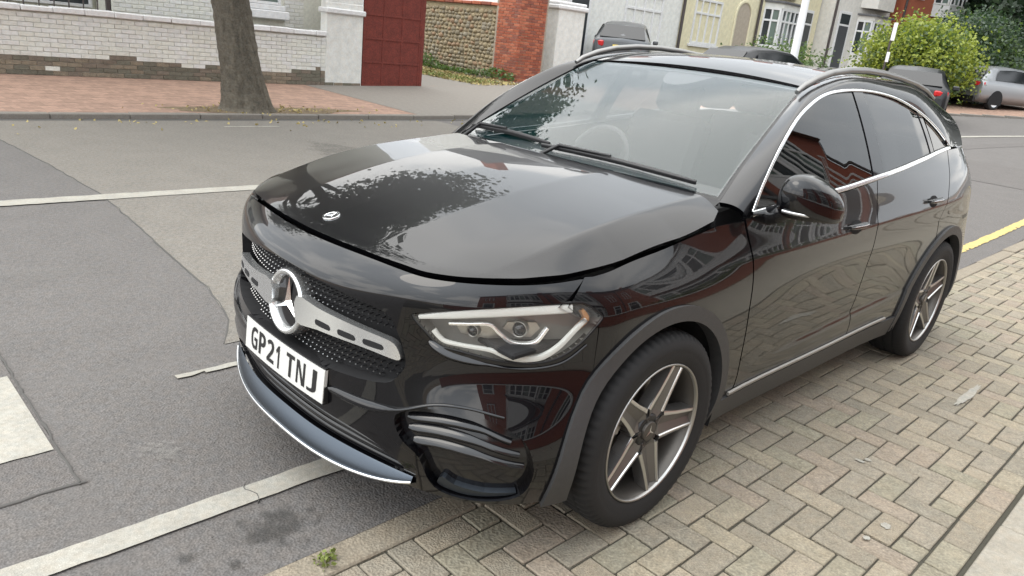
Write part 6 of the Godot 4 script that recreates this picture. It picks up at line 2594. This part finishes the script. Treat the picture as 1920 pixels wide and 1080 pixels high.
func lumpy(mb: MB, r: Vector3, rng: RandomNumberGenerator) -> void:
	var f := []
	for i in 5:
		var row := []
		for k in 8:
			row.append(rng.randf_range(0.82, 1.12))
		f.append(row)
	var pt := func(i: int, k: int) -> Vector3:
		var a := PI * i / 4.0
		var b := TAU * (k % 8) / 8.0
		var m: float = f[i][k % 8] if i > 0 and i < 4 else 1.0
		var s := Vector3(sin(a) * cos(b), sin(a) * sin(b), cos(a))
		return Vector3(signf(s.x) * pow(absf(s.x), 0.7), signf(s.y) * pow(absf(s.y), 0.7), s.z) * r * m
	for i in 4:
		for k in 8:
			var a: Vector3 = pt.call(i, k)
			var b: Vector3 = pt.call(i, k + 1)
			var c: Vector3 = pt.call(i + 1, k + 1)
			var d: Vector3 = pt.call(i + 1, k)
			mb.quad(a, b, c, d, (a / r).normalized(), (b / r).normalized(), (c / r).normalized(), (d / r).normalized())


func bush(called: String, label: String, at: Vector3, r: Vector3, mat: Material, inner: Material, clumps: int, size: float, seed_: int, category := "bush", group := "") -> void:
	var rng := RandomNumberGenerator.new()
	rng.seed = seed_
	var o := thing(called, label, category, at, 0.0, group)
	var mb := MB.new()
	crown(mb, Vector3(0, r.y, 0), r, clumps, 22, size, rng, 0.26, 0.45)
	obj("crown", mb, mat, o).set_meta("kind", "stuff")
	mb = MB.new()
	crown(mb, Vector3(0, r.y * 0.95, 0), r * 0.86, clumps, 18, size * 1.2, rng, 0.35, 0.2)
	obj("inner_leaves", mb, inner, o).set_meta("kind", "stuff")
	mb = MB.new()
	tube(mb, PackedVector3Array([Vector3(0, -0.2, 0), Vector3(0.05, r.y * 0.5, 0), Vector3(0, r.y * 1.3, 0.05)]), [0.03 * r.y, 0.025 * r.y, 0.01 * r.y], 8)
	obj("trunk", mb, M.bark, o)


func make_greenery() -> void:
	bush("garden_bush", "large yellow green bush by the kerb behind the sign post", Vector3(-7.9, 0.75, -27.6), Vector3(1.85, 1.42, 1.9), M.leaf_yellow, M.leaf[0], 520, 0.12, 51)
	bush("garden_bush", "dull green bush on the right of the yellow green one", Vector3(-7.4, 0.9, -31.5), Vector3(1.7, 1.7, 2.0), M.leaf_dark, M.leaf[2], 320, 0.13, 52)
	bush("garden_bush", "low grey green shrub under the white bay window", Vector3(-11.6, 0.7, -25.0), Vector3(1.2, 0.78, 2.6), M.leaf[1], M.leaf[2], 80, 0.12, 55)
	for q: Array in [["tall dark evergreen tree behind the silver car", Vector3(-6.0, 1.0, -40.0), Vector3(4.8, 9.5, 4.5), 53], ["tall dark evergreen tree at the right end of the street", Vector3(0.8, 1.1, -42.0), Vector3(5.2, 11.0, 4.5), 54], ["dark evergreen tree closing the street beyond the bushes", Vector3(-10.5, 1.1, -50.0), Vector3(4.5, 5.5, 4.0), 56]]:
		bush("evergreen_tree", q[0], q[1], q[2], M.leaf_dark, M.leaf_dark, 620, 0.36, q[3], "tree", "dark evergreen trees at the end of the street")


# A plain parked car seen mostly from behind: (height, half width) sections along its length.
func far_car(called: String, label: String, at: Vector3, turn: float, paint: Material, tall: float, long: float, yellow: bool, group: String) -> void:
	var o := thing(called, label, "car", at, turn, group)
	var k := tall / 1.5
	# stations from tail (z = +) to nose: z, sill y, belt y, roof y, half width at belt, half width at roof
	var st := [[2.15, 0.42, 0.72, 0.74, 0.78, 0.70], [2.12, 0.32, 0.92, 0.97, 0.86, 0.74], [1.98, 0.26, 0.98, 1.10, 0.89, 0.68], [1.60, 0.24, 0.99, 1.36, 0.90, 0.60], [1.25, 0.24, 0.99, 1.46, 0.90, 0.60], [0.5, 0.24, 0.97, 1.50, 0.90, 0.62], [-0.3, 0.24, 0.95, 1.47, 0.90, 0.62], [-0.85, 0.24, 0.94, 1.25, 0.90, 0.66], [-1.25, 0.24, 0.93, 1.00, 0.90, 0.72], [-1.9, 0.24, 0.82, 0.86, 0.87, 0.72], [-2.15, 0.34, 0.60, 0.66, 0.74, 0.60]]
	var f := long / 4.3
	var z_of := func(i: float) -> float: return i
	var ring := func(q: Array) -> PackedVector3Array:
		var z: float = q[0] * f
		return PackedVector3Array([Vector3(0, q[1] * k, z), Vector3(q[4] * 0.92, q[1] * k, z), Vector3(q[4], lerpf(q[1], q[2], 0.35) * k, z), Vector3(q[4], lerpf(q[1], q[2], 0.8) * k, z), Vector3(q[4] * 0.97, q[2] * k, z), Vector3(lerpf(q[4] * 0.95, q[5], 0.93), lerpf(q[2], q[3], 0.9) * k, z), Vector3(q[5] * 0.8, (q[3] - 0.006) * k, z), Vector3(0, (q[3] + 0.02) * k, z)])
	var mb := MB.new()
	var rows := []
	var fine := []
	for i in st.size() - 1:
		for t in 4:
			var q := []
			for e in 6:
				q.append(lerpf(st[i][e], st[i + 1][e], t / 4.0))
			fine.append(q)
	fine.append(st[st.size() - 1])
	for q: Array in fine:
		rows.append(ring.call(q))
	var nrm := func(i: int, j: int) -> Vector3:
		var a: Vector3 = rows[mini(i + 1, rows.size() - 1)][j] - rows[maxi(i - 1, 0)][j]
		var b: Vector3 = rows[i][mini(j + 1, 7)] - rows[i][maxi(j - 1, 0)]
		return b.cross(a).normalized()
	for i in rows.size() - 1:
		for j in 7:
			for s in [1.0, -1.0]:
				var mm := Vector3(s, 1, 1)
				mb.quad(rows[i][j] * mm, rows[i][j + 1] * mm, rows[i + 1][j + 1] * mm, rows[i + 1][j] * mm, nrm.call(i, j) * mm, nrm.call(i, j + 1) * mm, nrm.call(i + 1, j + 1) * mm, nrm.call(i + 1, j) * mm)
	for e in [0, rows.size() - 1]:
		for j in 7:
			for s in [1.0, -1.0]:
				var mm := Vector3(s, 1, 1)
				mb.flat(rows[e][j] * mm, rows[e][j + 1] * mm, Vector3(0, rows[e][3].y, rows[e][3].z), Vector3(0, rows[e][3].y, rows[e][3].z), Vector3(0, 0, 1 if e == 0 else -1))
	obj("body", mb, paint, o)
	# tail glass
	mb = MB.new()
	var p := func(x: float, t: float) -> Vector3: return Vector3(x, lerpf(1.01, 1.37, t) * k, lerpf(2.075, 1.61, t) * f) + Vector3(0, 0.02, 0.02)
	mb.flat(p.call(-0.70, 0.05), p.call(0.70, 0.05), p.call(0.60, 0.95), p.call(-0.60, 0.95), Vector3(0, 0.5, 1))
	for s in [-1.0, 1.0]:
		mb.flat(p.call(0.70 * s, 0.05), p.call(0.60 * s, 0.95), p.call(0.58 * s, 0.95) - Vector3(0, 0.05, 0.05), p.call(0.68 * s, 0.05) - Vector3(0, 0.05, 0.05), Vector3(s, 0, 0))
	obj("rear_window", mb, M.car_glass, o)
	# side glass
	for s in [-1.0, 1.0]:
		mb = MB.new()
		var pts := [[1.55, 1.02], [1.30, 1.36], [0.5, 1.41], [-0.25, 1.38], [-0.95, 1.0]]
		var pv := []
		for q: Array in pts:
			var w := lerpf(0.885, 0.655, (q[1] - 0.97) / 0.5) + 0.012
			pv.append(Vector3(w * s, q[1] * k, q[0] * f))
		for e in range(1, 4):
			mb.flat(pv[0], pv[e], pv[e + 1], pv[e + 1], Vector3(s, 0.4, 0))
		obj("side_window", mb, M.car_glass, o)
		mb = MB.new()
		bevel_box(mb, Vector3(0.70 * s, 0.86 * k, 2.06 * f), Vector3(0.34, 0.15 * k, 0.16), 0.03, Basis(Vector3.UP, 0.35 * s))
		obj("tail_light", mb, M.red_lamp, o)
		mb = MB.new()
		bevel_box(mb, Vector3(1.0 * s, 1.02 * k, -0.72 * f), Vector3(0.18, 0.13, 0.10), 0.03)
		obj("door_mirror", mb, paint, o)
		for zz: float in [1.32, -1.35]:
			mb = MB.new()
			lathe(mb, [Vector2(-0.11, 0.20), Vector2(-0.11, 0.29), Vector2(-0.08, 0.325), Vector2(0.07, 0.325), Vector2(0.10, 0.30), Vector2(0.10, 0.21)], Vector3(0.80 * s, 0.325, zz * f), Vector3(s, 0, 0), 24)
			var wl := obj("wheel", mb, M.rubber, o)
			mb = MB.new()
			lathe(mb, [Vector2(0.10, 0.215), Vector2(0.085, 0.19), Vector2(0.09, 0.001)], Vector3(0.80 * s, 0.325, zz * f), Vector3(s, 0, 0), 20)
			obj("wheel_rim", mb, M.satin, wl)
			mb = MB.new()
			prism(mb, arc(zz * f, 0.325, 0.36, 112.0, -112.0, 18), Vector3(0.876 * s, 0, 0), Vector3(0, 0, 1), Vector3(0, 1, 0), Vector3(0.03 * s, 0, 0))
			obj("wheel_arch", mb, M.void, o)
	mb = MB.new()
	bevel_box(mb, Vector3(0, 0.80 * k, 2.17 * f), Vector3(0.52, 0.115, 0.02), 0.004)
	obj("number_plate", mb, M.plate_yellow if yellow else M.plate_white, o)
	mb = MB.new()
	bevel_box(mb, Vector3(0, 0.34 * k, 2.14 * f), Vector3(1.40, 0.20 * k, 0.10), 0.04)
	obj("rear_valance", mb, M.black_plastic, o)


func make_far_cars() -> void:
	far_car("silver_car", "silver hatchback seen from behind at the right edge of the street", Vector3(-5.85, rise(-30.6), -30.6), -0.36, M.car_silver, 1.50, 4.3, true, "")
	far_car("parked_car", "near black car partly hidden behind the rear of the black crossover", Vector3(-5.55, rise(-21.0), -21.0), 0.28, M.car_black, 1.42, 4.4, true, "")
	far_car("dark_suv", "dark tall car on the forecourt beside the white roughcast pillar", Vector3(-14.2, 0.62, -18.9), 0.62, M.car_dark, 1.70, 4.5, true, "")
	# low dark roof showing over the crossover: a van roof bar
	far_car("black_car", "black car whose roof shows above the black crossover's roof", Vector3(-8.9, rise(-18.0) - 0.05, -18.6), -0.10, M.car_black, 1.62, 4.6, true, "")


# The near side of the street behind the camera, which the crossover's side and windows mirror.
func make_near_side() -> void:
	var rng := RandomNumberGenerator.new()
	rng.seed = 61
	var wall := thing("front_wall", "low red brick front garden wall along the near footway", "wall", Vector3(4.1, 0, 0))
	var mb := MB.new()
	box(mb, Vector3(0.0, 0.0, -24.0), Vector3(0.22, 0.85, 8.0), 0.01)
	obj("wall_core", mb, M.red_brick[1], wall)
	mb = MB.new()
	box(mb, Vector3(-0.04, 0.85, -24.0), Vector3(0.26, 0.93, 8.0), 0.015)
	obj("wall_coping", mb, M.coping, wall)
	mb = MB.new()
	strip(mb, 3.9, 30.0, 20.0, -9.6, -0.01)
	struct("near_gardens", mb, M.kerb)
	var gr := "red brick houses on the near side"
	for i in 4:
		house(["red brick terraced house nearest the camera on the near side", "second red brick terraced house along the near side", "third red brick terraced house along the near side", "last red brick terraced house along the near side"][i], 7.4, 4.0 - i * 6.2, 6.2, 0.0, M.red_brick[i % 2], M.roof_tile, true, false, M.white_wood, PI, gr, 2, i % 2 == 0)
	bush("front_hedge", "clipped green hedge behind the near garden wall", Vector3(5.3, 0.0, -7.5), Vector3(0.6, 0.75, 2.4), M.leaf[1], M.leaf[2], 70, 0.12, 63, "hedge")


func cloudy_sky() -> Sky:
	var w := 1024
	var h := 512
	var a := FastNoiseLite.new()
	a.seed = 12
	a.frequency = 1.25
	a.fractal_octaves = 5
	var b := FastNoiseLite.new()
	b.seed = 19
	b.frequency = 0.55
	b.fractal_octaves = 3
	var sun := Vector3(-0.12, 0.82, 0.55).normalized()
	var data := PackedFloat32Array()
	data.resize(w * h * 3)
	for y in h:
		var el := (0.5 - (y + 0.5) / h) * PI
		for x in w:
			var az := (x + 0.5) / w * TAU
			var d := Vector3(sin(az) * cos(el), sin(el), -cos(az) * cos(el))
			# clouds on a flat layer: stretched towards the horizon
			var f := 1.0 / (maxf(d.y, 0.0) + 0.22)
			var p := Vector3(d.x * f, 0.0, d.z * f)
			var n := a.get_noise_3d(p.x, 0.0, p.z) + 0.7 * b.get_noise_3d(p.x, 3.0, p.z)
			var c := smoothstep(-0.22, 0.34, n)
			var glow := exp(-pow(acos(clampf(d.dot(sun), -1, 1)) / 0.95, 2.0))
			var grey := Color(0.97, 1.025, 1.075) * 1.8
			var white := Color(1.0, 0.995, 0.975) * 2.8
			var col := grey.lerp(white, c)
			col = col * (1.0 + 1.7 * glow)
			if d.y < 0.0:
				col = col.lerp(Color(0.7, 0.7, 0.7), clampf(-d.y * 6.0, 0.0, 1.0))
			var i := (y * w + x) * 3
			data[i] = col.r
			data[i + 1] = col.g
			data[i + 2] = col.b
	var im := Image.create_from_data(w, h, false, Image.FORMAT_RGBF, data.to_byte_array())
	var m := PanoramaSkyMaterial.new()
	m.panorama = ImageTexture.create_from_image(im)
	var s := Sky.new()
	s.sky_material = m
	return s


func _ready() -> void:
	var cam := Camera3D.new()
	cam.name = "camera"
	add_child(cam)
	cam.transform = Transform3D(Basis(Vector3(0.68890, 0.10477, -0.71724), Vector3(-0.30177, 0.94113, -0.15238), Vector3(0.65905, 0.32141, 0.67996)).orthonormalized(), Vector3(2.0743, 1.5731, 1.9711))
	cam.fov = 42.28
	cam.near = 0.05
	cam.far = 900.0
	cam.current = true
	var we := WorldEnvironment.new()
	we.name = "world"
	add_child(we)
	var env := Environment.new()
	env.background_mode = Environment.BG_SKY
	env.sky = cloudy_sky()
	env.background_energy_multiplier = 1.0
	env.tonemap_mode = Environment.TONE_MAPPER_LINEAR
	env.tonemap_exposure = 0.82
	env.ssao_enabled = true
	env.ssil_enabled = true
	env.sdfgi_enabled = true
	we.environment = env
	var sun := DirectionalLight3D.new()
	sun.name = "sun"
	add_child(sun)
	sun.look_at_from_position(Vector3(-0.12, 0.82, 0.55) * 50.0, Vector3.ZERO, Vector3.UP)
	sun.light_energy = 0.5
	sun.light_color = Color(1.0, 0.96, 0.90)
	sun.light_angular_distance = 32.0
	sun.shadow_enabled = true

	make_materials()
	make_ground()
	make_white_wall()
	make_far_side()
	make_near_side()
	make_street_tree()
	make_greenery()
	make_far_cars()
	make_crossover()
